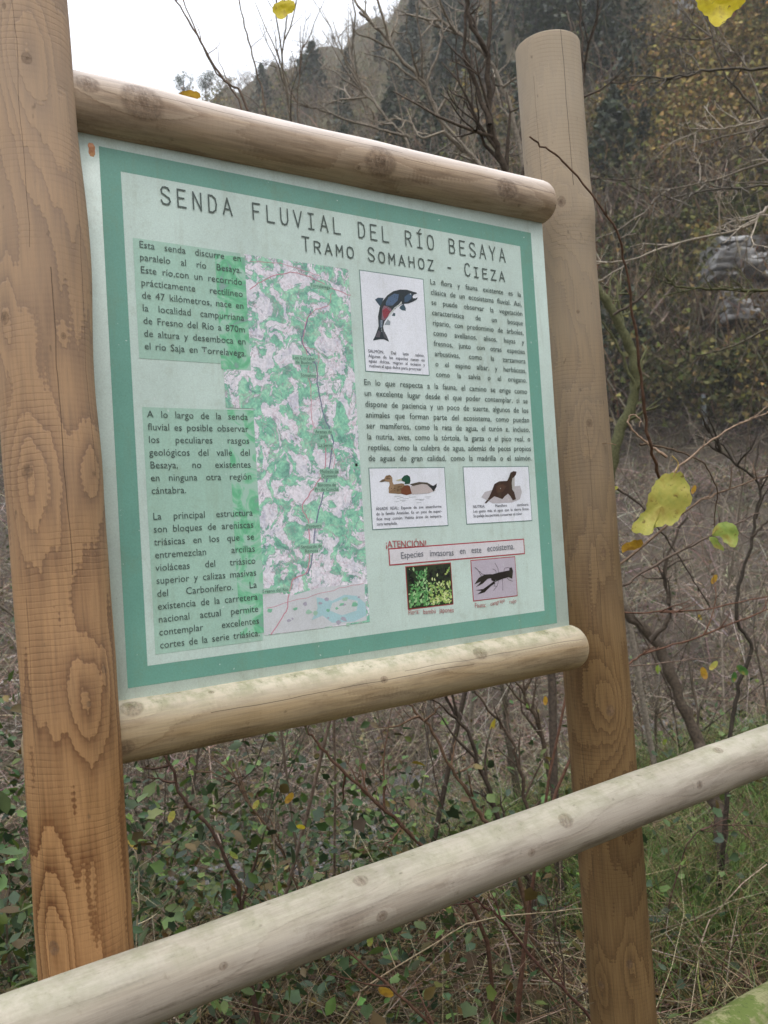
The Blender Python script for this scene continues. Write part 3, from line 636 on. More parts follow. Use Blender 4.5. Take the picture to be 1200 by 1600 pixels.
shrub('mossy_tree', 'slim mossy tree trunk curving up just right of the right post', 'tree', [
 dict(p=hz([(950, 760), (967, 677), (990, 627), (992, 567), (980, 533), (960, 493), (933, 447), (900, 380)], 4.6), r=.034, c=MO, n=8, lv=2, taper=.6, lm=.3),
 dict(p=hz([(960, 493), (1010, 455), (1028, 410), (1025, 390)], 4.5), r=.008, c=DK, down=False, n=4, lv=1),
 dict(p=hz([(990, 600), (965, 540), (935, 495)], 4.55), r=.01, c=MO, down=False, n=3, lv=1)], 16)
shrub('leaning_trunk', 'dark leaning trunk right of the right post above the fence rail', 'tree', [
 dict(p=hz([(1100, 1190), (1093, 1165), (1067, 1100), (1040, 1033), (1013, 990), (965, 945), (930, 900)], 3.6, 3.9), r=.030, c=(.075, .06, .048), n=7, lv=1, taper=.7, lm=.3),
 dict(p=hz([(1020, 1000), (1045, 960), (1040, 880), (1075, 800)], 3.7), r=.012, c=DK, down=False, n=6, lv=1)], 17)
shrub('thin_sapling', 'upright dark forked sapling near the right edge behind the fence rail', 'sapling', [
 dict(p=hz([(1143, 1150), (1153, 1083), (1173, 1010), (1150, 967), (1160, 900), (1180, 817), (1187, 757), (1150, 725), (1123, 700), (1100, 660)], 3.3), r=.010, c=(.05, .042, .035), n=10, lv=1, lm=.2),
 dict(p=hz([(1187, 757), (1210, 720), (1240, 660)], 3.3), r=.007, c=DK, down=False, n=2, lv=1),
 dict(p=hz([(1173, 840), (1200, 815), (1240, 790)], 3.3), r=.006, c=DK, down=False, n=2, lv=0)], 18)
cane = shrub('bramble_cane', 'long red-brown cane crossing the right post and hanging beside the yellow leaf', 'bramble', [
 dict(p=hz([(1040, 770), (1029, 740), (1015, 690), (1003, 600), (990, 500), (976, 412), (960, 355), (900, 275), (862, 238), (828, 214)], 1.95, 1.55), r=.0042, c=(.12, .07, .05), n=3, lv=0, lm=.06, taper=.35, down=False),
 dict(p=hz([(1043, 713), (1020, 700), (1000, 683), (982, 663), (987, 648), (1000, 655), (999, 668)], 2.0), r=.0035, c=(.36, .26, .2), down=False, n=0),
 dict(p=hz([(963, 695), (940, 693), (885, 705)], 1.8), r=.0013, c=(.25, .18, .12), down=False, n=0)], 19)
rc = [
 ([(930, 940), (972, 956), (1090, 953), (1200, 932), (1300, 915)], 2.6, .0048, RD), ([(950, 1060), (980, 1037), (1017, 1017), (1077, 1000), (1200, 952), (1290, 905)], 2.5, .0052, RD),
 ([(940, 930), (970, 917), (1033, 877), (1113, 835), (1163, 812), (1185, 800)], 2.4, .0052, (.13, .10, .085)), ([(940, 910), (963, 887), (1083, 790), (1120, 772), (1200, 743), (1280, 720)], 2.5, .0045, (.17, .12, .09)),
 ([(1000, 695), (1020, 695), (1060, 705), (1100, 725), (1120, 765), (1117, 800), (1115, 840)], 2.3, .0035, BR), ([(1050, 745), (1062, 728), (1110, 690), (1150, 664), (1200, 644), (1270, 620)], 2.2, .0038, (.30, .22, .17)),
 ([(930, 1045), (1000, 1040), (1090, 1030), (1200, 1022)], 2.9, .003, (.18, .13, .11)), ([(960, 760), (1000, 790), (1040, 840), (1080, 900), (1110, 950)], 3.0, .005, DK)]
for k, (p, d, r, c) in enumerate(rc):
    shrub('bramble_cane', ['lower red cane running level from the right post to the right edge', 'red-brown cane climbing to the right edge below the level red cane', 'brown cane slanting up below the small green-yellow leaf',
      'thin brown cane slanting up just right of the big yellow leaf', 'thin brown cane arching down to the small green-yellow leaf', 'pale straw coloured cane slanting up above the big yellow leaf', 'thin grey cane lying level just above the leaning trunk', 'dark cane slanting down behind the big yellow leaf'][k],
      'bramble', [dict(p=hz(p, d, d+.15), r=r, c=c, n=5, lv=1, lm=.14, up=.1, down=(k in (0, 1)))], 30+k)
ur = [
 ([(1280, 200), (1200, 250), (1120, 280), (1040, 300), (1000, 340)], 3.4, .006, GR), ([(1300, 90), (1200, 107), (1120, 108), (1050, 121), (1000, 118)], 3.6, .008, (.11, .10, .09)),
 ([(1290, 280), (1200, 290), (1120, 296), (1065, 305), (1015, 320)], 3.0, .005, (.12, .11, .10)), ([(1280, 300), (1200, 325), (1165, 355), (1060, 380), (985, 405), (930, 412)], 3.5, .007, PL),
 ([(1290, 450), (1200, 454), (1150, 453), (1100, 451), (1057, 447), (1040, 430)], 3.2, .007, MO), ([(1290, 470), (1200, 513), (1133, 545), (1087, 553), (1030, 530)], 3.4, .005, (.10, .09, .07)),
 ([(1290, 420), (1230, 250), (1180, 170), (1130, 110), (1105, 20), (1100, -40)], 4.2, .010, (.12, .105, .09)), ([(1290, 130), (1200, 185), (1130, 200), (1090, 205), (1085, 230)], 3.8, .006, PL),
 ([(1190, 160), (1160, 95), (1120, 60), (1110, 5)], 4.0, .006, GR)]
for k, (p, d, r, c) in enumerate(ur):
    shrub('overhanging_branch', ['thin grey branch slanting in from the right edge level with the rail end', 'dark branch reaching level from the right edge near the top, under the hanging leaf', 'thin dark branch running level from the right edge towards the knobbly right post',
     'pale grey branch running left from the right edge above the limestone slabs', 'greenish mossy branch running level across the limestone crag', 'thin dark branch slanting down below the limestone crag', 'tall grey-brown branch bending up along the upper right edge',
     'pale crooked branch in the ochre scrub at upper right', 'short grey forked branch just below the hanging yellow leaf'][k], 'branch',
     [dict(p=hz(p, d), r=r, c=c, n=13, lv=2, lm=.32, up=.05, spread=.9, down=(k == 6), **{'from': .15})], 50+k)
low = [
 ([(700, 1370), (658, 1321), (588, 1254), (525, 1196), (492, 1156), (470, 1120), (460, 1060)], 2.5, .0075, (.10, .055, .038), 'dark red-brown stem slanting up left to the underside of the bottom rail'),
 ([(775, 1310), (758, 1287), (742, 1258), (708, 1204), (675, 1146), (638, 1100), (600, 1070)], 2.9, .010, (.12, .075, .05), 'brown curved stem rising left under the middle of the bottom rail'),
 ([(800, 1330), (779, 1279), (754, 1208), (729, 1146), (696, 1088), (685, 1020)], 3.0, .012, (.055, .042, .034), 'dark stem just right of the brown curved stem under the bottom rail'),
 ([(830, 1300), (821, 1250), (804, 1171), (779, 1129), (742, 1079), (720, 1040)], 3.3, .010, (.085, .062, .048), 'thin dark stem rising to the right half of the bottom rail'),
 ([(828, 1340), (808, 1240), (795, 1160), (788, 1100), (780, 1030)], 4.4, .024, (.085, .075, .06), 'blurred grey-brown trunk standing behind the thin stems under the bottom rail'),
 ([(872, 1300), (862, 1233), (842, 1133), (821, 1096), (825, 1070), (850, 1040)], 3.6, .014, (.09, .068, .052), 'dark bent trunk close to the left side of the right post'),
 ([(705, 1320), (698, 1280), (683, 1230), (665, 1140), (660, 1090)], 3.1, .004, (.07, .05, .04), 'thin upright twig crossing behind the brown curved stem'),
 ([(380, 1450), (375, 1417), (367, 1375), (333, 1304), (288, 1246), (258, 1179), (250, 1140)], 2.2, .0085, (.075, .045, .035), 'dark forked stem rising to the left part of the bottom rail'),
 ([(545, 1600), (500, 1480), (440, 1330), (385, 1250), (350, 1180)], 2.8, .006, (.10, .065, .045), 'reddish thin stem behind the bottom rail left of its middle'),
 ([(920, 1590), (850, 1517), (787, 1442), (750, 1412), (700, 1370)], 2.1, .0055, (.10, .05, .04), 'reddish stem slanting down to the right below the fence rail'),
 ([(720, 1640), (671, 1600), (600, 1533), (537, 1479), (500, 1440)], 1.9, .0055, (.11, .06, .042), 'reddish stem slanting down below the middle of the fence rail'),
 ([(213, 1490), (217, 1396), (214, 1340), (207, 1325)], 2.0, .0028, (.42, .36, .26), 'pale dry stalk standing close beside the left post'),
 ([(560, 1560), (575, 1540), (692, 1467), (754, 1437), (900, 1421), (960, 1415)], 2.2, .0030, (.36, .29, .20), 'long pale dry stalk leaning across the ground below the fence rail'),
 ([(435, 1440), (432, 1380), (428, 1300), (430, 1250)], 2.5, .003, (.34, .27, .2), 'pale dry upright stalk in the brambles under the bottom rail'),
 ([(20, 1560), (10, 1450), (14, 1380), (5, 1300)], 2.3, .005, (.10, .08, .06), 'dark stem at the left edge beside the left post'),
 ([(910, 1700), (885, 1600), (880, 1500), (860, 1420), (845, 1380)], 2.4, .004, (.09, .07, .05), 'thin dark twig left of the foot of the right post'),
 ([(1130, 1500), (1125, 1330), (1112, 1240), (1122, 1180)], 4.6, .020, (.085, .07, .055), 'mossy dark trunk behind the fence rail near the right edge'),
 ([(1020, 1560), (1050, 1400), (1090, 1300), (1200, 1290)], 3.0, .004, (.10, .06, .05), 'thin dark twig arching right below the fence rail')]
for k, (p, d, r, c, lab) in enumerate(low):
    shrub('shrub_stem', lab, 'shrub', [dict(p=hz(p, d), r=r, c=c, n=2 if r < .0035 else 7, lv=0 if r < .0035 else 1, lm=.3, up=.3)], 80+k)
# extra leafless bushes behind the sign, seen through the gaps
spots = [(1010, 1120, 5.2), (1190, 1000, 5.8), (1080, 640, 7.5), (600, 1250, 5.6), (330, 1220, 4.6), (930, 820, 6.5), (1150, 860, 7.0), (480, 1210, 6.2), (-60, 1000, 4.0), (60, 900, 4.6)]
places = ['behind the leaning trunk', 'at the right edge above the level red canes', 'beside the pale marker post', 'under the middle of the bottom rail', 'under the left of the bottom rail', 'beside the big yellow leaf', 'behind the small green-yellow leaf', 'under the bottom rail left of its middle',
 'beyond the left edge of the left post', 'just behind the left post', 'above the right half of the top rail', 'above the limestone crag', 'above the middle of the top rail', 'below the limestone crag', 'right of the top of the right post']
for k, ((x, y, d), pl) in enumerate(zip(spots, places)):
    rs = np.random.default_rng(200+k); c = at(x, y, d); g = height(c[0], c[1]); st = []
    e = empty('bare_bush', (c[0], c[1], g)); tag(e, 'leafless grey-brown bush of many thin stems '+pl, 'bush')
    Ht = max(c[2]-g, .8)*1.35; tw = MB()
    for j in range(5):
        a = rs.uniform(0, 6.28); sp = rs.uniform(.2, .6)*Ht; top = np.array([c[0]+math.cos(a)*sp, c[1]+math.sin(a)*sp, g+Ht*rs.uniform(.75, 1.1)])
        b = np.array([c[0]+math.cos(a)*.06, c[1]+math.sin(a)*.06, g-.05]); md = (b+top)/2+rs.normal(0, .09*Ht, 3); m3 = (md+top)/2+rs.normal(0, .05*Ht, 3)
        p = spline([b, md, m3, top], 14); m = MB(); cc = np.array([(.10, .085, .07), (.15, .13, .11), (.075, .06, .05)][j % 3])
        tube(m, p, np.linspace(.009, .003, 14)*rs.uniform(.6, 1.2), 5, cc*1.3); m.build('stem', M_BARK, e, True)
        grow(tw, p[2:], .008, cc*1.15, 7, 1, .6, .35, .3, rs)
    tag(tw.build('twigs', M_BARK, e), kind='stuff')

# ------------------------------------------------------------------ single autumn leaves
def leaf_mat(name, a, b, c):
    n = NT(name); P = n.obj(); f = n.noise(P, 22, 4, .65)
    col = n.ramp(f, [(.3, a), (.5, b), (.68, c)]); x, y, z = n.sep(P)[:3]
    vn = n.m2('ABSOLUTE', n.m2('SINE', n.m2('ADD', n.m2('MULTIPLY', y, 260.0), n.m2('MULTIPLY', n.m2('ABSOLUTE', x), -200.0))))
    col = n.mix(n.m2('MULTIPLY', n.m2('SUBTRACT', 1.0, n.m2('MULTIPLY', vn, 5.0), clamp=True), .14), col, tuple(np.array(b)*.55))
    sp = n.ramp(n.noise(P, 75, 4, .7), [(.60, 0.0), (.66, .8)]); col = n.mix(sp, col, (.16, .09, .03)); col = n.mix(n.ramp(n.noise(P, 34, 3), [(.55, 0.0), (.7, .6)]), col, (.42, .25, .05))
    n.bump(vn, .25, .001); m = n.fin(col, .5, .3)
    tb = n.t.nodes.new('ShaderNodeBsdfTranslucent'); n.t.links.new(col, tb.inputs[0]); ms = n.t.nodes.new('ShaderNodeMixShader'); ms.inputs[0].default_value = .4
    n.t.links.new(n.b.outputs[0], ms.inputs[1]); n.t.links.new(tb.outputs[0], ms.inputs[2]); n.t.links.new(ms.outputs[0], n.out.inputs[0])
    return m
M_YL = leaf_mat('yellow_leaf', (.36, .40, .09), (.56, .52, .12), (.66, .56, .17)); M_YO = leaf_mat('golden_leaf', (.60, .46, .03), (.72, .58, .04), (.80, .68, .08)); M_OR = leaf_mat('orange_leaf', (.40, .22, .03), (.55, .34, .04), (.35, .15, .03)); M_GL = leaf_mat('green_leaf', (.20, .30, .07), (.36, .45, .10), (.50, .52, .15))
M_DG = leaf_mat('dark_green_leaf', (.05, .12, .03), (.07, .17, .04), (.10, .20, .05))
def big_leaf(outline, depth, mat, label, seed, curl=.12, stalk=None, tilt=0.0):
    """outline: px polygon of a leaf hanging at that distance; built as a curled, serrated blade"""
    rs = np.random.default_rng(seed); o = np.array(outline, float); n = len(o)
    pts = []
    for i in range(n):                                            # serrate the edge
        a, b = o[i], o[(i+1) % n]; L = np.linalg.norm(b-a); k = max(1, int(L/5))
        for j in range(k):
            p = a+(b-a)*j/k; nn = np.array([b[1]-a[1], a[0]-b[0]])/(L+1e-9); pts.append(p+nn*(1.6 if j % 2 else -.8)*rs.uniform(.5, 1.2))
    pts = np.array(pts); c = pts.mean(0); W_ = np.ptp(pts, axis=0).max(); rings = 6; V = []; F = []
    n = len(pts)
    for r_ in range(rings+1):
        f = r_/rings
        for p in pts:
            q = c+(p-c)*f; dx = (q-c)/W_
            z = depth+W_*depth/FPX*(curl*((dx[0]*1.7)**2-(dx[1])**2)+.07*math.sin(dx[0]*9+seed)*f+.06*math.sin(dx[1]*11)*f+tilt*dx[0])
            V.append(at(q[0], q[1], z))
    for r_ in range(rings):
        for i in range(n):
            j = (i+1) % n; F.append([r_*n+i, r_*n+j, (r_+1)*n+j, (r_+1)*n+i])
    org = at(c[0], c[1], depth); V = np.array(V)-org; Rl = np.stack([CR, -CF, CU])
    e = empty('autumn_leaf', tuple(org)); tag(e, label, 'leaf')
    o_ = link('blade', mesh('blade', V@np.stack([CR, CU, -CF], 1), [np.array(F)], smoothf=True), mat); o_.parent = e
    o_.rotation_euler = Matrix(np.stack([CR, CU, -CF], 1).tolist()).to_euler()
    if stalk:
        m = MB(); tube(m, spline([at(x, y, depth-.002)-org for x, y in stalk], 8), [.0012]*8, 4, (.40, .30, .10)); q = m.build('stalk', M_BARK); q.parent = e
    return e
big_leaf([(1056, 739), (1064, 736), (1071, 748), (1076, 756), (1080, 772), (1081, 784), (1073, 793), (1063, 808), (1050, 822), (1040, 819), (1022, 826), (1014, 837), (1000, 833), (989, 832), (987, 822), (998, 808), (1010, 795), (1012, 778), (1022, 757), (1034, 742), (1046, 740)],
         1.75, M_YL, 'large pale yellow-green serrated leaf hanging right of the right post', 1, .34, [(1052, 745), (1060, 725), (1050, 712)])
big_leaf([(1117, 822), (1130, 815), (1145, 817), (1153, 828), (1154, 843), (1148, 856), (1136, 850), (1124, 838), (1112, 836)], 2.0, M_GL, 'small green-yellow leaf hanging right of the large yellow leaf', 2, .2, [(1118, 826), (1113, 835)])
big_leaf([(1108, 838), (1116, 838), (1127, 850), (1131, 862), (1122, 858), (1112, 850)], 2.02, M_GL, 'tiny yellow-green leaf just below the small green-yellow leaf', 21, .2)
big_leaf([(972, 852), (985, 846), (1003, 842), (1006, 850), (996, 858), (980, 861), (972, 864)], 1.78, M_OR, 'small curled orange leaf just below the large yellow leaf', 3, .3)
big_leaf([(1086, -6), (1110, -14), (1140, -12), (1166, -4), (1160, 8), (1146, 20), (1136, 30), (1124, 42), (1112, 38), (1106, 26), (1092, 16)], 1.6, M_YO, 'bright golden leaf hanging at the top right corner', 4, .12, [(1130, -10), (1138, -40)])
big_leaf([(425, 12), (434, 3), (446, 0), (460, 2), (461, 14), (450, 23), (440, 31), (430, 24)], 2.0, M_YO, 'golden leaf hanging alone against the white sky', 5, .2, [(444, 2), (446, -30)])
big_leaf([(278, 146), (292, 141), (308, 142), (314, 152), (300, 156), (284, 152)], 1.42, M_OR, 'yellow-brown leaf lying on the top rail near the ridge pines', 6, .25)
for k, (x, y, s, d, mt, lab) in enumerate([(1116, 905, 9, 2.6, M_OR, 'yellow-orange leaf caught above the level red canes'), (1100, 1052, 11, 2.6, M_OR, 'orange leaf under the climbing red-brown cane'), (1115, 1040, 10, 2.65, M_YL, 'yellow leaf under the climbing red-brown cane'),
    (1160, 1047, 12, 2.5, M_DG, 'fresh green leaf near the right edge, right one of a pair'), (1147, 1058, 9, 2.5, M_DG, 'fresh green leaf near the right edge, left one of a pair'), (452, 1247, 11, 2.3, M_OR, 'elongated orange leaf under the bottom rail'), (470, 1292, 8, 2.4, M_YO, 'small golden leaf under the elongated orange leaf'),
    (268, 1276, 11, 2.2, M_YL, 'pale yellow leaf by the dark forked stem'), (400, 1257, 9, 2.3, M_YL, 'pale yellow leaf under the left half of the bottom rail'), (365, 1336, 9, 2.2, M_GL, 'pale green leaf right of the dark forked stem'), (852, 1095, 8, 2.9, M_OR, 'pale orange leaf left of the right post under the bottom rail'),
    (603, 1550, 14, 2.1, M_OR, 'curled beige leaf on the ground below the fence rail'), (578, 1470, 10, 2.2, M_GL, 'yellow-green leaf hanging just under the fence rail'), (1084, 765, 8, 2.2, M_OR, 'small orange leaf tucked beside the large yellow leaf'), (960, 763, 7, 2.6, M_YL, 'tiny pale leaf close to the right post')]):
    rs = np.random.default_rng(300+k); a0 = rs.uniform(0, 3.1); ol = []
    for j in range(9):
        a = j/9*2*PI; r1, r2 = s, s*.55; qx, qy = r1*math.cos(a), r2*math.sin(a); ol.append((x+qx*math.cos(a0)-qy*math.sin(a0), y+qx*math.sin(a0)+qy*math.cos(a0)))
    big_leaf(ol, d, mt, lab, 40+k, .3)

# ================================================================== THE SIGN
def pole_mesh(name, L, r, rnd0, rnd1, seed, bulges=(), nth=72, seg=.012, amp=.0022):
    nz = int(L/seg); zs = list(np.linspace(0, L, nz)); V = []; F = []
    prof = []
    if rnd0 > 0:
        for k in range(8): a = k/8*PI/2; prof.append((rnd0*(1-math.cos(a)), r-rnd0+rnd0*math.sin(a)) if False else (rnd0*(1-math.sin(a+0)) if 0 else rnd0*(1-math.cos(PI/2-a)) if 0 else 0, 0))
        prof = [(rnd0*(1-math.sin(a)), r*(1-(rnd0/r)*(1-math.cos(a)))) for a in [PI/2*(1-k/8) for k in range(9)]]
        prof = [(z, q) for z, q in prof]
    lo = rnd0; hi = L-rnd1
    body = [(z, r) for z in np.linspace(lo, hi, nz)]
    st = [(rnd0*(1-math.cos(a)), r-min(rnd0, r)*(1-math.sin(a))) for a in np.linspace(0, PI/2, 7)][:-1] if rnd0 > 0 else []
    en = [(L-rnd1*(1-math.sin(a)), r-min(rnd1, r)*(1-math.cos(a))) for a in np.linspace(0, PI/2, 7)][1:] if rnd1 > 0 else []
    pr = st+body+en
    for (z, q) in pr:
        for j in range(nth):
            a = j/nth*2*PI; c, s = math.cos(a), math.sin(a)
            w = noise.noise(Vector((c*.7, s*.7, z*2.2+seed*7)))*amp*1.3+noise.noise(Vector((c*2, s*2, z*9+seed)))*amp*.5
            for (ba, bz, bs, bh) in bulges:
                da = (a-ba+PI) % (2*PI)-PI; w += bh*math.exp(-((da*r)**2+((z-bz)*.6)**2)/(2*bs*bs))
            k = q+w*(q/r); V.append((c*k, s*k, z))
    n = len(pr)
    for i in range(n-1):
        for j in range(nth):
            k = (j+1) % nth; F.append((i*nth+j, i*nth+k, (i+1)*nth+k, (i+1)*nth+j))
    V.append((0, 0, pr[0][0])); b0 = len(V)-1; V.append((0, 0, pr[-1][0])); b1 = len(V)-1
    for j in range(nth):
        k = (j+1) % nth; F.append((b0, k, j)); F.append((b1, (n-1)*nth+j, (n-1)*nth+k))
    me = bpy.data.meshes.new(name); me.from_pydata(V, [], F); me.polygons.foreach_set('use_smooth', [True]*len(me.polygons)); me.update()
    try:
        me.set_sharp_from_angle(angle=math.radians(40))
    except Exception: pass
    return me
class Pole:
    def __init__(s, a, b, r):                                    # world axis from a to b
        s.a = Vector(a); s.b = Vector(b); s.r = r; s.L = (s.b-s.a).length; s.rot = (s.b-s.a).to_track_quat('Z', 'Y').to_matrix()
    def local(s, px, py):                                        # where a pixel's ray meets the pole
        o = s.rot.transposed()@(Vector(CP)-s.a); d = s.rot.transposed()@Vector(ray(px, py))
        A = d.x**2+d.y**2; B = 2*(o.x*d.x+o.y*d.y); C = o.x**2+o.y**2-s.r**2; D = max(B*B-4*A*C, 0); t = (-B-math.sqrt(D))/(2*A); p = o+d*t
        return (p.x, p.y, p.z)
    def make(s, name, mat, parent, r0, r1, seed, bulge_px=(), amp=.0022):
        bl = []
        for (x, y, bs, bh) in bulge_px:
            p = s.local(x, y); bl.append((math.atan2(p[1], p[0]), p[2], bs, bh))
        o = link(name, pole_mesh(name, s.L, s.r, r0, r1, seed, bl, amp=amp), mat); o.parent = parent
        o.location = s.a-parent.location; o.rotation_euler = s.rot.to_euler(); return o
PR = .0705
lp = onp(99, 1000, .02); lp = lp+ (lp-CP)*0; rp = onp(906, 700, -.055)
lpx, rpx = Vector((lp[0], lp[1], 0)), Vector((rp[0], rp[1], 0))
mid = (lpx+rpx)/2
sign = empty('information_board', tuple(mid)); tag(sign, 'trail information board with green framed panel between two round wooden posts', 'information board')
topz = float(at(853, 74, (rp[1]-0)/ray(853, 62)[1])[2])
PL_, PR_ = Pole((lpx.x+.034, lpx.y, -.25), (lpx.x-.020, lpx.y, topz+.03), .0615), Pole((rpx.x+.017, rpx.y, -.25), (rpx.x-.012, rpx.y, topz), .0680)
OFR = -.006; RR = .0438
ta, tb_ = onp(60, 151, OFR), onp(842, 318, OFR); 
te = onp(856, 321, OFR); ba_, bb_ = onp(36, 1172, OFR), onp(906, 1008, OFR)
TR_ = Pole(ta, te, RR); BR_ = Pole(ba_, bb_, RR)
def K(pole, lst): return [(pole.local(x, y), s, rc) for (x, y, s, rc) in lst]
LGT = srgb(206, 178, 146); DRK = srgb(150, 100, 60)
mw_l = wood_mat('pine_post_left', srgb(168, 127, 84), srgb(100, 61, 31), K(PL_, [(42, 92, .022, .008), (9, 497, .016, .008), (43, 737, .022, .009), (99, 525, .006, .004), (142, 741, .010, .006), (137, 1100, .018, .005), (160, 1046, .008, .006), (85, 1481, .02, .008)]),
                1.0, .0062, .95, scratch=.24, bleach=(srgb(188, 168, 148), 1.45, 2.45, .9), crack=[(math.atan2(*PL_.local(95, 650)[1::-1]), PL_.local(92, 900)[2], PL_.local(92, 420)[2], .014), (math.atan2(*PL_.local(58, 1200)[1::-1]), 1.2, 1.75, .008), (math.atan2(*PL_.local(128, 500)[1::-1]), 1.9, 2.3, .009), (math.atan2(*PL_.local(38, 250)[1::-1]), 2.2, 2.7, .008)], green_amt=.0)
mw_r = wood_mat('pine_post_right', srgb(122, 96, 62), srgb(82, 58, 34), K(PR_, [(877, 315, .018, .010), (921, 661, .014, .008), (903, 487, .006, .004), (953, 1110, .020, .010), (943, 863, .009, .007), (984, 1507, .012, .008), (939, 1539, .012, .008), (880, 700, .03, .0)][:7]),
                4.0, .0052, .75, bleach=(srgb(194, 180, 160), 1.55, 2.7, .95), scratch=.2, crack=[(math.atan2(*PR_.local(886, 170)[1::-1]), PR_.local(900, 290)[2], PR_.L, .016), (math.atan2(*PR_.local(935, 900)[1::-1]), 1.5, 2.0, .009), (math.atan2(*PR_.local(925, 1350)[1::-1]), .9, 1.4, .009), (math.atan2(*PR_.local(840, 200)[1::-1]), 2.45, 2.75, .008)])
CT = math.atan2(*TR_.local(650, 245)[1::-1])
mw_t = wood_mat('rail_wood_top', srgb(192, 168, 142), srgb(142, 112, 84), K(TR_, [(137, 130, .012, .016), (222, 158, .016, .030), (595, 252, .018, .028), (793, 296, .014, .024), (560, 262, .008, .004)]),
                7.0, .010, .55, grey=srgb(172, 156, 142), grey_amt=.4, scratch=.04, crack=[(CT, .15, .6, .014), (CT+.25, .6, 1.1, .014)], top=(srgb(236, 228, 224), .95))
CB = math.atan2(*BR_.local(350, 1110)[1::-1])
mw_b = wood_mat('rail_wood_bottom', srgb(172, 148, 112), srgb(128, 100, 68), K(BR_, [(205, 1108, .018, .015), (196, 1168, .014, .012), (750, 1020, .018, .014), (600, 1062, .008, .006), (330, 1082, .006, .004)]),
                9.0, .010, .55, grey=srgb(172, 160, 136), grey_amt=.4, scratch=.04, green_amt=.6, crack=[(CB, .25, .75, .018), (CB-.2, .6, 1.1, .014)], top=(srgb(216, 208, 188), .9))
PL_.make('post', mw_l, sign, 0, .004, 1, [(142, 741, .03, .004), (137, 1090, .04, .003), (20, 480, .05, .003), (122, 380, .05, .007), (43, 737, .04, .003)], .003)
PR_.make('post', mw_r, sign, 0, .004, 2, [(920, 330, .022, .009), (953, 1110, .03, .002)], .0022)
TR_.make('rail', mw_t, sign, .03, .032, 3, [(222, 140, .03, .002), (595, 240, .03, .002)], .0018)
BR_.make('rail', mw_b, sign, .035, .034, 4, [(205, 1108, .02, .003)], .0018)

# ------------------------------------------------------------------ printed panel
def panel_mat(name, base, spec=.5, alg=.5):
    n = NT(name); a = n.t.nodes.new('ShaderNodeAttribute'); a.attribute_name = 'Col'; P = n.obj()
    col = a.outputs[0]
    col = n.mix(1.0, col, n.ramp(n.noise(P, 5, 5, .65), [(.3, .90), (.7, 1.07)]), 'MULTIPLY')
    col = n.mix(1.0, col, n.ramp(n.noise(P, 420, 2, .5), [(.3, .93), (.7, 1.06)]), 'MULTIPLY')
    d1 = n.ramp(n.noise(P, 22, 6, .8), [(.52, 0.0), (.72, .42*alg)]); col = n.mix(d1, col, (.20, .21, .09))
    strk = n.ramp(n.noise(n.vm('MULTIPLY', P, (1, 1, .12)), 60, 3, .6), [(.55, 0.0), (.74, .32*alg)]); col = n.mix(strk, col, (.22, .22, .12))
    s1 = n.ramp(n.noise(P, 170, 2, .5), [(.72, 0.0), (.76, .6)]); col = n.mix(n.m2('MULTIPLY', s1, .4*alg), col, (.10, .09, .05))
    s2 = n.ramp(n.noise(n.vm('ADD', P, (3, 5, 1)), 130, 2, .5), [(.735, 0.0), (.76, .8)]); col = n.mix(s2, col, (.62, .70, .66))
    return n.fin(col, n.ramp(n.noise(P, 30, 4, .6), [(.3, .30), (.7, .52)]), spec)
M_PANEL = panel_mat('panel_print', 0); M_INK = panel_mat('ink', 0, .4, .35)
def quadpx(c, off): return np.array([onp(x, y, off) for x, y in c])
cTL, cTR, cBR, cBL = (190, 268), (815, 385), (848, 955), (229, 1040)
pale = srgb(200, 218, 210); palein = srgb(165, 192, 178); green = srgb(112, 164, 148); board_c = srgb(206, 222, 214)
# board body: a rectangle in the sign plane
uL, uR = uv(20, 600)[0], uv(869, 660)[0]; vT, vB = uv(600, 290)[1], uv(500, 1038)[1]+.012
TH = .012
def box_uv(u0, u1, v0, v1, o0, o1, bev=.002):
    c = []
    for o_, b in ((o0, 0), (o1-bev, 0), (o1, bev)):
        for (u_, v_) in ((u0+b, v0+b), (u1-b, v0+b), (u1-b, v1-b), (u0+b, v1-b)): c.append(sgn(u_, v_, o_))
    F = [[3, 2, 1, 0]]
    for r_ in (0, 4):
        for i in range(4): j = (i+1) % 4; F.append([r_+i, r_+j, r_+4+j, r_+4+i])
    F.append([8, 9, 10, 11])
    return c, np.array(F)
panel = MB(); c, F = box_uv(uL, uR, vT, vB, -TH, 0); panel.add(c, F, board_c)
po = panel.build('panel', M_PANEL); po.parent = sign; po.matrix_parent_inverse = Matrix.Translation(-sign.location)
LAY = .0004
def child(mb_, name, mat=None, lab=None):
    o = mb_.build(name, mat or M_INK); o.parent = po; o.matrix_parent_inverse = Matrix.Identity(4)
    if lab: o['label'] = lab
    return o
def rect_uv(mb_, u0, v0, u1, v1, off, col):
    mb_.add([sgn(u0, v0, off), sgn(u0, v1, off), sgn(u1, v1, off), sgn(u1, v0, off)], np.array([[0, 1, 2, 3]]), col)
def poly_px(mb_, pts, off, col):
    P = [onp(x, y, off) for x, y in pts]; T = tessellate_polygon([[Vector((x, y, 0)) for x, y in pts]]); T = np.array(T)
    # keep faces turned to the viewer
    a = np.array(P); out = []
    for t in T:
        nrm = np.cross(a[t[1]]-a[t[0]], a[t[2]]-a[t[0]]); out.append(t if nrm@SN > 0 else t[::-1])
    mb_.add(P, np.array(out), col)
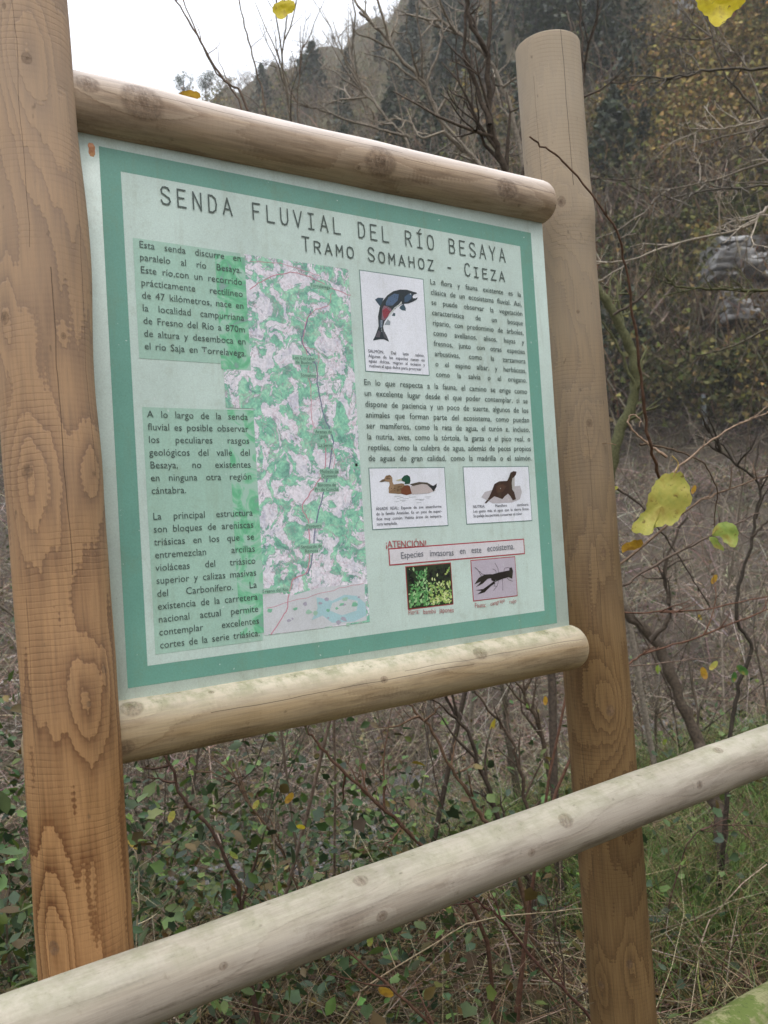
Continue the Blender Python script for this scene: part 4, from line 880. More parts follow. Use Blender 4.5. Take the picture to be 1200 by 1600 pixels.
def line_uv(mb_, pts, w, off, col):
    pts = np.array(pts, float); d = np.gradient(pts, axis=0); d /= np.linalg.norm(d, axis=1)[:, None]+1e-9; nn = np.stack([-d[:, 1], d[:, 0]], 1)
    w = np.broadcast_to(np.asarray(w, float), (len(pts),))
    V = []
    for p, n_, ww in zip(pts, nn, w): V += [sgn(*(p+n_*ww/2), off), sgn(*(p-n_*ww/2), off)]
    F = [[2*i, 2*i+1, 2*i+3, 2*i+2] for i in range(len(pts)-1)]; mb_.add(V, np.array(F), col)
# green band frame and the pale inner sheet
u0, v0 = 0.0, 0.0; u1 = uv(*cTR)[0]; u1 = (u1+uv(*cBR)[0])/2; v1 = (uv(*cBL)[1]+uv(*cBR)[1])/2
gu0 = (uv(157, 232)[0]+uv(197, 1078)[0])/2; gu1 = (uv(835, 363)[0]+uv(864, 973)[0])/2; gv0 = (uv(157, 232)[1]+uv(835, 363)[1])/2; gv1 = (uv(197, 1078)[1]+uv(864, 973)[1])/2
m = MB()
rect_uv(m, gu0, gv0, gu1, v0, LAY, green); rect_uv(m, gu0, v1, gu1, gv1, LAY, green); rect_uv(m, gu0, v0, u0, v1, LAY, green); rect_uv(m, u1, v0, gu1, v1, LAY, green)
child(m, 'green_border', M_PANEL)
m = MB(); rect_uv(m, u0, v0, u1, v1, LAY*1.2, pale); child(m, 'printed_sheet', M_PANEL)

# ---- text
TXT = {}
def get_words(words):
    objs = []
    for w in words:
        if w in TXT: continue
        cu = bpy.data.curves.new('t', 'FONT'); cu.body = w; cu.resolution_u = 2; cu.size = 1.0; o = bpy.data.objects.new('t', cu); COL.objects.link(o); objs.append((w, o, cu)); TXT[w] = None
    bpy.context.view_layer.update(); dg = bpy.context.evaluated_depsgraph_get()
    for w, o, cu in objs:
        me = bpy.data.meshes.new_from_object(o.evaluated_get(dg)); V = np.zeros(len(me.vertices)*3, np.float32); me.vertices.foreach_get('co', V); V = V.reshape(-1, 3)
        me.calc_loop_triangles(); T = np.zeros(len(me.loop_triangles)*3, np.int32); me.loop_triangles.foreach_get('vertices', T); T = T.reshape(-1, 3)
        TXT[w] = (V[:, :2].copy(), T, float(V[:, 0].max()) if len(V) else .3); bpy.data.meshes.remove(me)
    for w, o, cu in objs: bpy.data.objects.remove(o); bpy.data.curves.remove(cu)
def text_line(mb_, s, pa, pb, size, off, col, justify=True, bold=0.0, xs=1.0, jitter=0.0, slope=False):
    """baseline from pa to pb (uv); words keep their shape, the gaps stretch"""
    ws = s.split(' '); wd = [TXT[w][2]*size*xs for w in ws]; tot = sum(wd); d = np.array(pb)-np.array(pa); L = np.linalg.norm(d) if slope else d[0]
    gap = (L-tot)/(len(ws)-1) if (justify and len(ws) > 1) else size*.28*xs
    k = 1.0
    if (justify and gap < size*.16): k = (L-(len(ws)-1)*size*.16)/tot; gap = size*.16
    if justify and len(ws) == 1: k = L/tot
    dx = d/np.linalg.norm(d) if slope else np.array([1.0, 0]); dy = np.array([dx[1], -dx[0]]); x = 0
    for w, wdt in zip(ws, wd):
        V, T, _ = TXT[w]; a = random.gauss(0, jitter)
        X = x+V[:, 0]*size*xs*k; Y = V[:, 1]*size*(1+random.gauss(0, jitter))+a*V[:, 0]*size
        UV = np.array(pa)+X[:, None]*dx+Y[:, None]*dy
        P = S0+UV[:, :1]*SU-UV[:, 1:]*UPV+SN*off
        if len(T):
            nrm = np.cross(P[T[0][1]]-P[T[0][0]], P[T[0][2]]-P[T[0][0]]); mb_.add(P, T if nrm@SN > 0 else T[:, ::-1], col)
            if bold:                                            # a second slightly shifted impression thickens the strokes
                mb_.add(P+SU*bold+SN*.00005, T if nrm@SN > 0 else T[:, ::-1], col)
        x += wdt*k+gap
P1 = ["Esta senda discurre en", "paralelo al río Besaya.", "Este río,con un recorrido", "prácticamente rectilíneo", "de 47 kilómetros, nace en", "la localidad campurriana", "de Fresno del Río a 870m", "de altura y desemboca en", "el río Saja en Torrelavega."]
P2 = ["A lo largo de la senda", "fluvial es posible observar", "los peculiares rasgos", "geológicos del valle del", "Besaya, no existentes", "en ninguna otra región", "cántabra."]
P3 = ["La principal estructura", "son bloques de areniscas", "triásicas en los que se", "entremezclan arcillas", "violáceas del triásico", "superior y calizas masivas", "del Carbonífero. La", "existencia de la carretera", "nacional actual permite", "contemplar excelentes", "cortes de la serie triásica."]
P4 = ["La flora y fauna existente es la", "clásica de un ecosistema fluvial. Así,", "se puede observar la vegetación", "característica de un bosque", "ripario, con predominio de árboles,", "como avellanos, alisos, hayas y", "fresnos, junto con otras especies", "arbustivas, como la zarzamora", "o el espino albar, y herbáceas,", "como la salvia o el orégano."]
P5 = ["En lo que respecta a la fauna, el camino se erige como", "un excelente lugar desde el que poder contemplar, si se", "dispone de paciencia y un poco de suerte, algunos de los", "animales que forman parte del ecosistema, como puedan", "ser mamíferos, como la rata de agua, el turón e, incluso,", "la nutria, aves, como la tórtola, la garza o el pico real, o", "reptiles, como la culebra de agua, además de peces propios", "de aguas de gran calidad, como la madrilla o el salmón."]
CS = ["SALMÓN. Del latín salmo,", "Algunas de las especies nacen en", "aguas dulces, migran al océano y", "vuelven al agua dulce para procrear"]
CD = ["ÁNADE REAL: Especie de ave anseriforme", "de la familia Anatidae. Es un pato de super-", "ficie muy común. Habita áreas de tempera-", "tura templada."]
CO = ["NUTRIA: Mamífero carnívoro.", "Les gusta más el agua que la tierra firme.", "Su pelaje les permite conservar el calor"]
MAPL = [("Torrelavega", 500, 450), ("Los Corrales", 474, 562), ("de Buelna", 474, 569), ("Somahoz", 481, 589), ("Arenas de", 505, 677), ("Iguña", 505, 684), ("La Serna", 508, 698), ("Molledo de", 514, 739), ("Quevedo", 514, 746), ("Bárcena de", 510, 760), ("Pie de Concha", 510, 767), ("Pesquera", 490, 824), ("Santiurde de", 486, 856), ("Reinosa", 486, 863), ("Fresno del Río", 430, 925)]
allw = set()
for L_ in P1+P2+P3+P4+P5+CS+CD+CO+["¡ATENCIÓN!", "Especies invasoras en este ecosistema.", "Flora: bambú japonés", "Fauna: cangrejo rojo"]+[a[0] for a in MAPL]: allw |= set(L_.split(' '))
get_words(sorted(allw))
INK = srgb(80, 94, 90)
def para(name, lines, a, b, r0, r1, size, last_just=True, col=INK, bold=.0, off=LAY*4, xs=1.0):
    """a, b: pixel of the left end of the first and last baseline; r0, r1: right ends"""
    m = MB(); A, B = uv(*a), uv(*b); n = len(lines); ua = (A[0]+B[0])/2; ub = (uv(*r0)[0]+uv(*r1)[0])/2
    va = (A[1]+uv(*r0)[1])/2; vb = (B[1]+uv(*r1)[1])/2
    for i, s in enumerate(lines):
        v = va+(vb-va)*i/(n-1); text_line(m, s, (ua, v), (ub, v), size, off, col, last_just or i < n-1, bold, xs)
    return m
# boxes behind the left texts
m = MB(); boxc = srgb(168, 202, 186)
b1 = [uv(209, 372), uv(384, 565)]; b2 = [uv(221, 637), uv(411, 1000)]
bu0 = (uv(209, 372)[0]+uv(217, 558)[0]+uv(241, 1023)[0])/3; bu1 = (uv(384, 560)[0]+uv(411, 1000)[0])/2
bv = [uv(209, 372)[1], uv(217, 560)[1], uv(221, 636)[1], uv(241, 1023)[1]]
rect_uv(m, bu0, bv[0], bu1, bv[1], LAY*2, boxc); rect_uv(m, bu0, bv[2], bu1, bv[3], LAY*2, boxc); child(m, 'text_backing', M_PANEL)
m = para('', P1, (217, 386.7), (224.7, 546.3), (377, 409.4), (382.8, 556.8), .0148, bold=0); child(m, 'paragraph', M_INK)
A2 = para('', P2, (229.4, 653.1), (235.8, 771.9), (387, 655.8), (393, 768), .0148, False, bold=0); child(A2, 'paragraph', M_INK)
m = para('', P3, (238.5, 812.3), (248.7, 1013.4), (394.7, 805.7), (404.9, 993.3), .0148, bold=0); child(m, 'paragraph', M_INK)
m = para('', P4, (672.7, 445), (679, 590), (815, 464), (820.5, 596.7), .0142, bold=.0001); child(m, 'paragraph', M_INK)
m = para('', P5, (568.8, 602.5), (573.8, 720.8), (823.8, 615), (828.8, 719.5), .0148, bold=.0001); child(m, 'paragraph', M_INK)
# ---- title, single stroke lettering with slab ends
G = {'S': [[(.9, .82), (.75, .97), (.5, 1), (.25, .97), (.08, .8), (.15, .62), (.5, .5), (.85, .38), (.94, .2), (.78, .04), (.5, 0), (.2, .03), (.06, .2)]], 'E': [[(.9, 1), (.12, 1), (.12, 0), (.92, 0)], [(.12, .52), (.75, .52)]],
 'N': [[(.1, 0), (.1, 1), (.9, 0), (.9, 1)]], 'D': [[(.12, 0), (.12, 1), (.5, 1), (.82, .85), (.92, .5), (.82, .15), (.5, 0), (.12, 0)]], 'A': [[(.04, 0), (.5, 1), (.96, 0)], [(.2, .34), (.8, .34)]],
 'F': [[(.9, 1), (.12, 1), (.12, 0)], [(.12, .52), (.75, .52)]], 'L': [[(.12, 1), (.12, 0), (.92, 0)]], 'U': [[(.1, 1), (.1, .28), (.25, .05), (.5, 0), (.75, .05), (.9, .28), (.9, 1)]], 'V': [[(.04, 1), (.5, 0), (.96, 1)]],
 'I': [[(.18, 1), (.82, 1)], [(.5, 1), (.5, 0)], [(.18, 0), (.82, 0)]], 'R': [[(.12, 0), (.12, 1), (.55, 1), (.85, .9), (.9, .75), (.8, .57), (.55, .5), (.12, .5)], [(.5, .5), (.92, 0)]], 'O': [[(.5, 1), (.2, .93), (.08, .7), (.06, .5), (.08, .3), (.2, .07), (.5, 0), (.8, .07), (.92, .3), (.94, .5), (.92, .7), (.8, .93), (.5, 1)]],
 'B': [[(.12, 0), (.12, 1), (.5, 1), (.82, .92), (.86, .76), (.75, .58), (.5, .53), (.12, .53)], [(.5, .53), (.82, .44), (.92, .26), (.8, .06), (.5, 0), (.12, 0)]], 'Y': [[(.04, 1), (.5, .45), (.96, 1)], [(.5, .45), (.5, 0)]],
 'T': [[(.04, 1), (.96, 1)], [(.5, 1), (.5, 0)]], 'M': [[(.06, 0), (.08, 1), (.5, .4), (.92, 1), (.94, 0)]], 'H': [[(.1, 0), (.1, 1)], [(.9, 0), (.9, 1)], [(.1, .52), (.9, .52)]], 'Z': [[(.1, 1), (.9, 1), (.08, 0), (.94, 0)]], 'C': [[(.92, .82), (.75, .97), (.5, 1), (.2, .9), (.07, .6), (.07, .4), (.2, .1), (.5, 0), (.75, .03), (.92, .18)]],
 '-': [[(.25, .42), (.75, .42)]], 'Í': [[(.18, 1), (.82, 1)], [(.5, 1), (.5, 0)], [(.18, 0), (.82, 0)], [(.45, 1.1), (.72, 1.3)]]}
def title(s, a, b, h, hs, wfrac, w, name):
    m = MB(); A, B = uv(*a), uv(*b); n = len(s); adv = (B[0]-A[0])/(n-1+wfrac); v = (A[1]+B[1])/2
    for i, ch in enumerate(s):
        if ch == ' ': child(m, name, M_INK); m = MB(); continue
        hh = h if (hs is None or i == 0 or s[i-1] == ' ') else hs; cw = adv*wfrac
        for st in G[ch]:
            q = [(A[0]+i*adv+x*cw, v-y*hh) for x, y in st]; r_ = []
            for (p0, p1) in zip(q[:-1], q[1:]):
                d = np.array(p1)-np.array(p0); d = d/np.linalg.norm(d)*w*.45; line_uv(m, [np.array(p0)-d, np.array(p1)+d], w, LAY*4+random.uniform(0, .00004), srgb(80, 92, 88))
    return child(m, name, M_INK)
hT = (uv(252.4, 319.6)[1]-uv(253, 294)[1]); print('title', hT, uv(252, 319.6), uv(788, 409), uv(477, 392), uv(786, 440))
title("SENDA FLUVIAL DEL RÍO BESAYA", (251, 319.6), (789, 409), .0262, None, .62, .0023, 'title_word')
title("TRAMO SOMAHOZ - CIEZA", (472, 392.0), (788, 440), .0235, .0185, .64, .0023, 'subtitle_word')
# ---- map
def map_mat():
    n = NT('relief_map'); P = n.obj()
    q = n.vm('ADD', P, n.vm('MULTIPLY', n.vm('SUBTRACT', n.noise(P, 18, 4, .6, col=True), (.5, .5, .5)), (.045, .045, .045)))
    f1 = n.noise(q, 30, 8, .66, .9); f2 = n.noise(n.vm('ADD', q, (4, 2, 7)), 24, 7, .7, 1.0); f3 = n.noise(n.vm('ADD', q, (1, 9, 3)), 45, 4, .7, .6)
    col = n.ramp(f3, [(.3, srgb(196, 194, 212)), (.45, srgb(226, 224, 232)), (.6, srgb(240, 234, 242))])
    gm = n.ramp(f1, [(.50, 0.0), (.515, .85)]); gc = n.ramp(f3, [(.35, srgb(84, 152, 132)), (.5, srgb(122, 204, 168)), (.62, srgb(166, 226, 190))]); col = n.mix(gm, col, gc)
    pm = n.ramp(f2, [(.60, 0.0), (.64, .6)]); col = n.mix(pm, col, srgb(150, 148, 164))
    ed = n.ramp(f1, [(.487, 0.0), (.498, .6), (.508, .6), (.52, 0.0)]); col = n.mix(ed, col, srgb(95, 130, 125))
    wv = n.noise(n.vm('ADD', q, (6, 6, 1)), 9, 5, .7, 2.0); cl = n.ramp(wv, [(.485, 0.0), (.495, .4), (.505, .4), (.515, 0.0)]); col = n.mix(cl, col, srgb(190, 150, 165))
    sp = n.ramp(n.noise(P, 260, 2), [(.3, .82), (.7, 1.1)]); col = n.mix(1.0, col, sp, 'MULTIPLY')
    return n.fin(col, .38, .4), n
M_MAP, _ = map_mat()
mu0 = (uv(385, 398)[0]+uv(412, 993)[0])/2; mu1 = (uv(546, 421)[0]+uv(575, 972)[0])/2; mv0 = (uv(385, 398)[1]+uv(546, 421)[1])/2; mv1 = (uv(412, 993)[1]+uv(575, 972)[1])/2
m = MB(); rect_uv(m, mu0, mv0, mu1, mv1, LAY*2.5, (1, 1, 1)); rect_uv(m, uv(351, 610)[0], uv(351, 572)[1], mu0, uv(351, 637)[1], LAY*2.5, (1, 1, 1)); child(m, 'map_print', M_MAP)
# the part of the map showing faintly through the text backing
nf = NT('faded_map'); Pf = nf.obj(); ff = nf.noise(Pf, 24, 4, .6, 1.2); cf = nf.ramp(ff, [(.44, srgb(168, 202, 186)), (.5, srgb(140, 200, 165)), (.58, srgb(108, 186, 142)), (.66, srgb(140, 166, 160))]); M_MAPF = nf.fin(cf, .4, .4)
m = MB(); fu = uv(353, 610)[0]; rect_uv(m, fu, uv(351, 640)[1], mu0, bv[3]-.012, LAY*2.6, (1, 1, 1)); rect_uv(m, uv(340, 480)[0], bv[0]+.006, mu0, bv[1]+.008, LAY*2.6, (1, 1, 1)); child(m, 'faded_map_strip', M_MAPF)
m = MB()
def mp(pts, k, off=(340, 390)): return [(off[0]+x/k, off[1]+y/k) for x, y in pts]
t8 = lambda p: mp(p, 2.624)
t3 = lambda p: mp(p, 7.5, (540, 420)); t5 = lambda p: mp(p, 4, (560, 710)); t6 = lambda p: mp(p, 4.286, (580, 820))
rec_c = srgb(206, 142, 158); roads = [([(130, 165), (200, 120), (290, 95), (370, 110), (450, 150), (545, 190)], .0013), ([(465, 180), (455, 225), (400, 250), (365, 290), (350, 370), (355, 400), (375, 450), (370, 510), (378, 560), (385, 690), (400, 740)], .0011), ([(400, 740), (440, 790), (437, 900), (405, 960), (370, 1010), (345, 1060), (370, 1110), (375, 1200), (365, 1320), (310, 1350), (290, 1420), (275, 1490), (215, 1580)], .0018), ([(350, 400), (410, 420), (405, 520)], .0008), ([(455, 790), (480, 850), (470, 910)], .001), ([(200, 1470), (420, 1410), (600, 1365)], .0008), ([(130, 50), (260, 60), (420, 110)], .0008)]
for pts, w in roads:
    q = spline(np.array([[*uv(x, y), 0] for x, y in t8(pts)]), len(pts)*5)[:, :2]; q = q+rng.normal(0, .0007, q.shape); line_uv(m, q, w, LAY*3, rec_c)
child(m, 'map_roads')
m = MB(); q = spline(np.array([[*uv(x, y), 0] for x, y in t8([(380, 250), (355, 330), (345, 380), (400, 470), (410, 560), (440, 700), (470, 800), (430, 1010), (405, 1100), (380, 1300), (360, 1330)])]), 50)[:, :2]; line_uv(m, q+rng.normal(0, .0008, q.shape), .0022, LAY*2.8, srgb(120, 125, 150)); child(m, 'map_river')
m = MB(); poly_px(m, t8([(185, 1400), (300, 1420), (420, 1385), (600, 1368), (612, 1520), (400, 1555), (190, 1580)]), LAY*2.7, srgb(208, 210, 214)); poly_px(m, t8([(405, 1425), (470, 1440), (520, 1415), (570, 1420), (606, 1450), (610, 1500), (560, 1525), (470, 1530), (430, 1500), (385, 1520), (410, 1470)]), LAY*2.9, srgb(172, 206, 212))
poly_px(m, t8([(470, 1450), (520, 1430), (575, 1440), (570, 1480), (510, 1500), (460, 1480)]), LAY*3.1, srgb(205, 210, 212))
for k in range(26):
    x, y = random.uniform(200, 590), random.uniform(1400, 1540); r_ = random.uniform(5, 16); poly_px(m, t8([(x+r_*math.cos(a)*random.uniform(.5, 1.2), y+r_*.8*math.sin(a)*random.uniform(.5, 1.2)) for a in np.linspace(0, 5.6, 8)]), LAY*3.2+k*1e-6, random.choice([srgb(130, 190, 160), srgb(165, 200, 180), srgb(175, 170, 185)]))
child(m, 'map_reservoir')
for s, x, y in MAPL:
    m = MB(); u_, v_ = uv(x, y); w = sum(TXT[a][2] for a in s.split(' '))*.0078+.0022*(len(s.split(' '))-1)
    rect_uv(m, u_-w/2-.001, v_-.0068, u_+w/2+.001, v_+.0016, LAY*3.3, srgb(156, 200, 178)); text_line(m, s, (u_-w/2, v_), (u_+w/2, v_), .0078, LAY*4, srgb(84, 108, 100), True, 0); child(m, 'map_label')
# ---- picture cards
def card(c, fill, border, bw, lab, off=LAY*2):
    U = [uv(*q) for q in c]; a0 = (U[0][0]+U[3][0])/2; a1 = (U[1][0]+U[2][0])/2; b0 = (U[0][1]+U[1][1])/2; b1_ = (U[2][1]+U[3][1])/2; m = MB()
    rect_uv(m, a0-bw, b0-bw, a1+bw, b1_+bw, off, border); rect_uv(m, a0, b0, a1, b1_, off+LAY*.6, fill); child(m, 'picture_card', M_INK, lab); return a0, b0, a1, b1_
wht = srgb(236, 238, 246); bg_ = srgb(112, 142, 134); rdc = srgb(172, 66, 74)
cs = card([(563.3, 424), (662, 436.7), (668, 586), (570, 579.3)], wht, bg_, .0016, 'white card with a leaping salmon')
cdk = card([(576.8, 732), (694.5, 731.3), (698, 820), (582, 827.5)], wht, bg_, .0016, 'white card with a pair of mallards')
co = card([(723.8, 730.5), (825, 729.3), (830, 812.5), (728.8, 818.8)], wht, bg_, .0016, 'white card with an otter')
O1, O2, O3, O4 = LAY*3.2, LAY*3.5, LAY*3.8, LAY*4.1
m = MB()
poly_px(m, t3([(345, 360), (380, 338), (445, 342), (430, 395), (405, 440), (370, 395)]), O1, srgb(62, 82, 98)); poly_px(m, t3([(640, 440), (680, 410), (705, 460), (705, 492), (660, 485), (630, 462)]), O1, srgb(70, 92, 104)); poly_px(m, t3([(560, 515), (582, 520), (580, 555), (542, 550)]), O1, srgb(80, 98, 108)); poly_px(m, t3([(495, 590), (525, 620), (520, 660), (455, 655)]), O1, srgb(150, 160, 168))
poly_px(m, t3([(385, 640), (380, 560), (400, 450), (440, 370), (490, 310), (560, 262), (640, 243), (720, 245), (790, 268), (830, 278), (838, 290), (800, 300), (785, 322), (790, 345), (820, 345), (845, 335), (835, 360), (790, 385), (740, 405), (690, 410), (650, 420), (600, 455), (540, 510), (490, 570), (455, 620), (440, 680), (450, 730), (480, 780), (510, 855), (450, 825), (400, 825), (320, 840), (350, 780), (375, 710), (388, 670)]), O2, srgb(48, 56, 62))
poly_px(m, t3([(470, 400), (500, 335), (570, 290), (625, 300), (610, 370), (550, 430), (475, 430)]), O3, srgb(88, 110, 140)); poly_px(m, t3([(690, 330), (740, 290), (780, 300), (770, 350), (730, 385), (690, 390)]), O3, srgb(72, 94, 118))
poly_px(m, t3([(430, 470), (450, 430), (500, 445), (535, 470), (540, 500), (500, 550), (455, 605), (420, 590), (425, 530)]), O3, srgb(140, 108, 120)); poly_px(m, t3([(430, 490), (475, 455), (525, 500), (490, 560), (455, 585), (440, 550)]), O4, srgb(152, 62, 76))
poly_px(m, t3([(655, 380), (660, 405), (600, 455), (530, 530), (490, 572), (515, 525), (575, 450), (620, 420)]), O4, srgb(205, 208, 205)); poly_px(m, t3([(400, 600), (440, 600), (430, 680), (400, 690)]), O3, srgb(100, 112, 130))
poly_px(m, t3([(350, 800), (385, 720), (410, 740), (400, 805)]), O3, srgb(96, 90, 98)); poly_px(m, t3([(752, 290), (766, 288), (768, 302), (755, 304)]), O4, srgb(190, 200, 205)); poly_px(m, t3([(425, 720), (460, 740), (495, 830), (450, 805)]), O3, srgb(84, 86, 92))
for y in range(600, 730, 18): poly_px(m, t3([(418, y), (428, y), (428, y+8), (418, y+8)]), O4+1e-5, srgb(180, 190, 200))
for k in range(26): x, y = random.uniform(430, 620), random.uniform(290, 520); poly_px(m, t3([(x, y), (x+7, y), (x+7, y+7), (x, y+7)]), O4+2e-5, srgb(40, 46, 54)) if (x-430)*.9+y < 640 and (x-430)+(y-290) > 110 else None
child(m, 'salmon_drawing')
m = MB(); TAN, BRN = srgb(160, 132, 104), srgb(124, 96, 70)
poly_px(m, t5([(190, 242), (190, 205), (222, 188), (270, 180), (312, 190), (322, 242), (250, 247)]), O1, srgb(140, 112, 84)); poly_px(m, t5([(160, 155), (172, 133), (196, 128), (212, 145), (213, 172), (224, 195), (220, 212), (192, 238), (188, 210), (196, 190), (192, 172), (166, 168)]), O2, TAN)
poly_px(m, t5([(130, 172), (150, 156), (166, 154), (168, 168), (146, 173)]), O2, srgb(110, 92, 74)); poly_px(m, t5([(168, 140), (196, 128), (206, 136), (180, 148)]), O3, BRN); poly_px(m, t5([(172, 150), (200, 150), (200, 154), (172, 154)]), O3, srgb(60, 48, 40))
for k in range(30): x, y = random.uniform(200, 300), random.uniform(195, 238); poly_px(m, t5([(x, y), (x+7, y-2), (x+8, y+2), (x+1, y+3)]), O2+1e-5, srgb(92, 66, 44))
poly_px(m, t5([(325, 200), (360, 180), (420, 182), (470, 202), (482, 226), (440, 242), (335, 250)]), O2, srgb(196, 184, 182)); poly_px(m, t5([(322, 186), (380, 172), (430, 176), (462, 194), (400, 184), (340, 197)]), O3, srgb(84, 74, 66)); poly_px(m, t5([(430, 190), (470, 196), (490, 182), (488, 202), (470, 232), (455, 212)]), O3, srgb(48, 50, 54))
poly_px(m, t5([(268, 246), (266, 215), (292, 192), (322, 198), (334, 246), (300, 254)]), O3, srgb(118, 68, 46)); poly_px(m, t5([(284, 186), (322, 184), (322, 191), (288, 193)]), O4, wht); poly_px(m, t5([(270, 152), (285, 133), (306, 128), (322, 140), (326, 165), (320, 186), (288, 188), (292, 172), (272, 165)]), O4, srgb(36, 82, 62)); poly_px(m, t5([(232, 163), (270, 150), (274, 161), (250, 165)]), O4, srgb(196, 190, 150))
for k in range(14): x, y = random.uniform(170, 430), random.uniform(255, 305); w = random.uniform(15, 45); poly_px(m, t5([(x, y), (x+w, y-2), (x+w, y), (x, y+2.2)]), O1, srgb(165, 170, 176))
child(m, 'mallard_drawing')
m = MB(); poly_px(m, t5([(768, 268), (790, 235), (860, 215), (1010, 195), (1022, 235), (1010, 280), (960, 300), (840, 306)]), O1, srgb(192, 186, 190))
poly_px(m, t5([(788, 305), (815, 270), (835, 225), (850, 185), (880, 168), (930, 165), (942, 140), (950, 115), (970, 104), (988, 108), (985, 125), (975, 140), (972, 190), (975, 240), (985, 280), (965, 288), (950, 262), (935, 245), (915, 262), (900, 280), (870, 268), (850, 262), (820, 285), (800, 305)]), O2, srgb(66, 46, 40))
poly_px(m, t5([(962, 150), (976, 140), (977, 240), (962, 220), (958, 180)]), O3, srgb(186, 182, 180)); poly_px(m, t5([(860, 200), (900, 185), (925, 200), (900, 235), (865, 240)]), O3, srgb(84, 58, 48)); poly_px(m, t5([(940, 150), (950, 120), (955, 120), (948, 160)]), O3, srgb(40, 30, 28)); child(m, 'otter_drawing')
def cap(lines, a, b, r0, r1, size): child(para('', lines, a, b, r0, r1, size, False, srgb(96, 98, 108), bold=.00015), 'caption')
cap(CS, (574.7, 549), (575.5, 574.5), (664, 560), (662, 579), .0080); cap(CD, (586.8, 796.5), (587.8, 822), (689.5, 794), (690, 815), .0075); cap(CO, (738, 793), (738.8, 809), (826, 791), (826, 803.5), .0078)
# warning block, slightly tilted like the photograph's lettering
m = MB(); text_line(m, "¡ATENCIÓN!", uv(601.5, 855.5), uv(665, 850.5), .0175, LAY*4, srgb(178, 100, 104), True, .0005, .8, .04, True); child(m, 'warning_heading')
wq = card([(608, 858.5), (817.5, 843.5), (818, 864.5), (609, 881.5)], srgb(218, 214, 218), rdc, .0022, 'white warning strip with red edge')
m = MB(); vv = (uv(625, 872.5)[1]+uv(802.8, 859)[1])/2; text_line(m, "Especies invasoras en este ecosistema.", (uv(625, 870)[0], vv), (uv(802.8, 860)[0], vv), .0172, LAY*4, srgb(120, 122, 130), True, .0003, .86, .03); child(m, 'warning_lettering')
pb_ = card([(633.7, 886.5), (703.2, 880), (707, 943), (638.3, 951.4)], srgb(46, 58, 40), rdc, .0016, 'photograph of green bamboo leaves')
m = MB()
for k in range(420):
    fx, fy = random.random(), random.random()**.75; u_ = pb_[0]+(pb_[2]-pb_[0])*(.03+.94*fx); v_ = pb_[1]+(pb_[3]-pb_[1])*(.04+.92*fy); s_ = random.uniform(.0022, .0050); a = random.uniform(0, 3.1)
    dark_ = fy < .42 and (fx > .45 or fx < .12)
    if dark_ and random.random() < .85: c_ = random.choice([srgb(34, 36, 38), srgb(24, 26, 28)])
    elif fx > .45: c_ = random.choice([srgb(186, 202, 120), srgb(150, 180, 96), srgb(206, 216, 156), srgb(120, 160, 96)])
    else: c_ = random.choice([srgb(96, 158, 92), srgb(120, 176, 110), srgb(72, 130, 78), srgb(170, 205, 150)])
    ca, sa = math.cos(a)*s_, math.sin(a)*s_; q = [(u_-ca, v_-sa), (u_+sa*.5, v_-ca*.5), (u_+ca, v_+sa), (u_-sa*.5, v_+ca*.5)]
    q = [(min(max(x, pb_[0]), pb_[2]), min(max(y, pb_[1]), pb_[3])) for x, y in q]
    V = [sgn(x, y, O1+k*3e-7) for x, y in q]; nn = np.cross(V[1]-V[0], V[2]-V[0])@SN; m.add(V, np.array([[0, 1, 2, 3]] if nn > 0 else [[3, 2, 1, 0]]), c_)
child(m, 'bamboo_picture')
pc = card([(735.6, 876), (804, 870.9), (806.8, 929.7), (739.8, 939)], srgb(188, 178, 190), rdc, .0016, 'photograph of a black crayfish')
m = MB(); BK = srgb(42, 36, 34)
poly_px(m, t6([(800, 335), (860, 318), (925, 305), (925, 288), (942, 285), (950, 310), (945, 362), (920, 350), (880, 362), (830, 382), (805, 372)]), O2, BK); poly_px(m, t6([(806, 330), (760, 333), (720, 355), (692, 398), (735, 380), (720, 398), (700, 418), (745, 395), (780, 362), (810, 356)]), O2, srgb(48, 44, 38))
poly_px(m, t6([(822, 378), (785, 405), (750, 430), (700, 438), (740, 442), (710, 466), (760, 452), (800, 412), (832, 390)]), O2, BK)
for seg in ([(850, 325), (845, 290), (825, 255)], [(835, 330), (830, 305), (810, 295)], [(885, 312), (890, 290), (920, 285)], [(875, 362), (878, 400), (878, 440)], [(850, 375), (840, 410), (815, 440)], [(905, 355), (920, 370), (945, 378)], [(735, 345), (710, 300), (690, 285)], [(760, 335), (740, 330), (720, 310)], [(825, 385), (820, 410), (835, 412)]):
    line_uv(m, [uv(x, y) for x, y in t6(seg)], .0008, O2, BK)
child(m, 'crayfish_picture')
m = MB(); text_line(m, "Flora: bambú japonés", (uv(637, 961)[0], uv(637, 961)[1]+.0005), uv(708, 955), .0125, LAY*4, srgb(176, 110, 110), True, .0001, .86, .05, True); text_line(m, "Fauna: cangrejo rojo", uv(741, 949.5), uv(806, 942), .0125, LAY*4, srgb(176, 110, 110), True, .0001, .86, .05, True); child(m, 'picture_captions')
# pin holes and a rusty flake at the panel's corner
m = MB(); poly_px(m, [(555, 724), (558.5, 724), (559, 728), (555.5, 728.5)], LAY*4.5, srgb(30, 34, 34)); child(m, 'pin_hole')
big_leaf([(139, 222), (146, 224), (149, 236), (146, 246), (140, 244), (138, 232)], 1.17, leaf_mat('rust_flake', (.42, .17, .08), (.50, .24, .13), (.36, .13, .07)), 'tiny orange-brown flake at the upper left corner of the board', 77, .3)

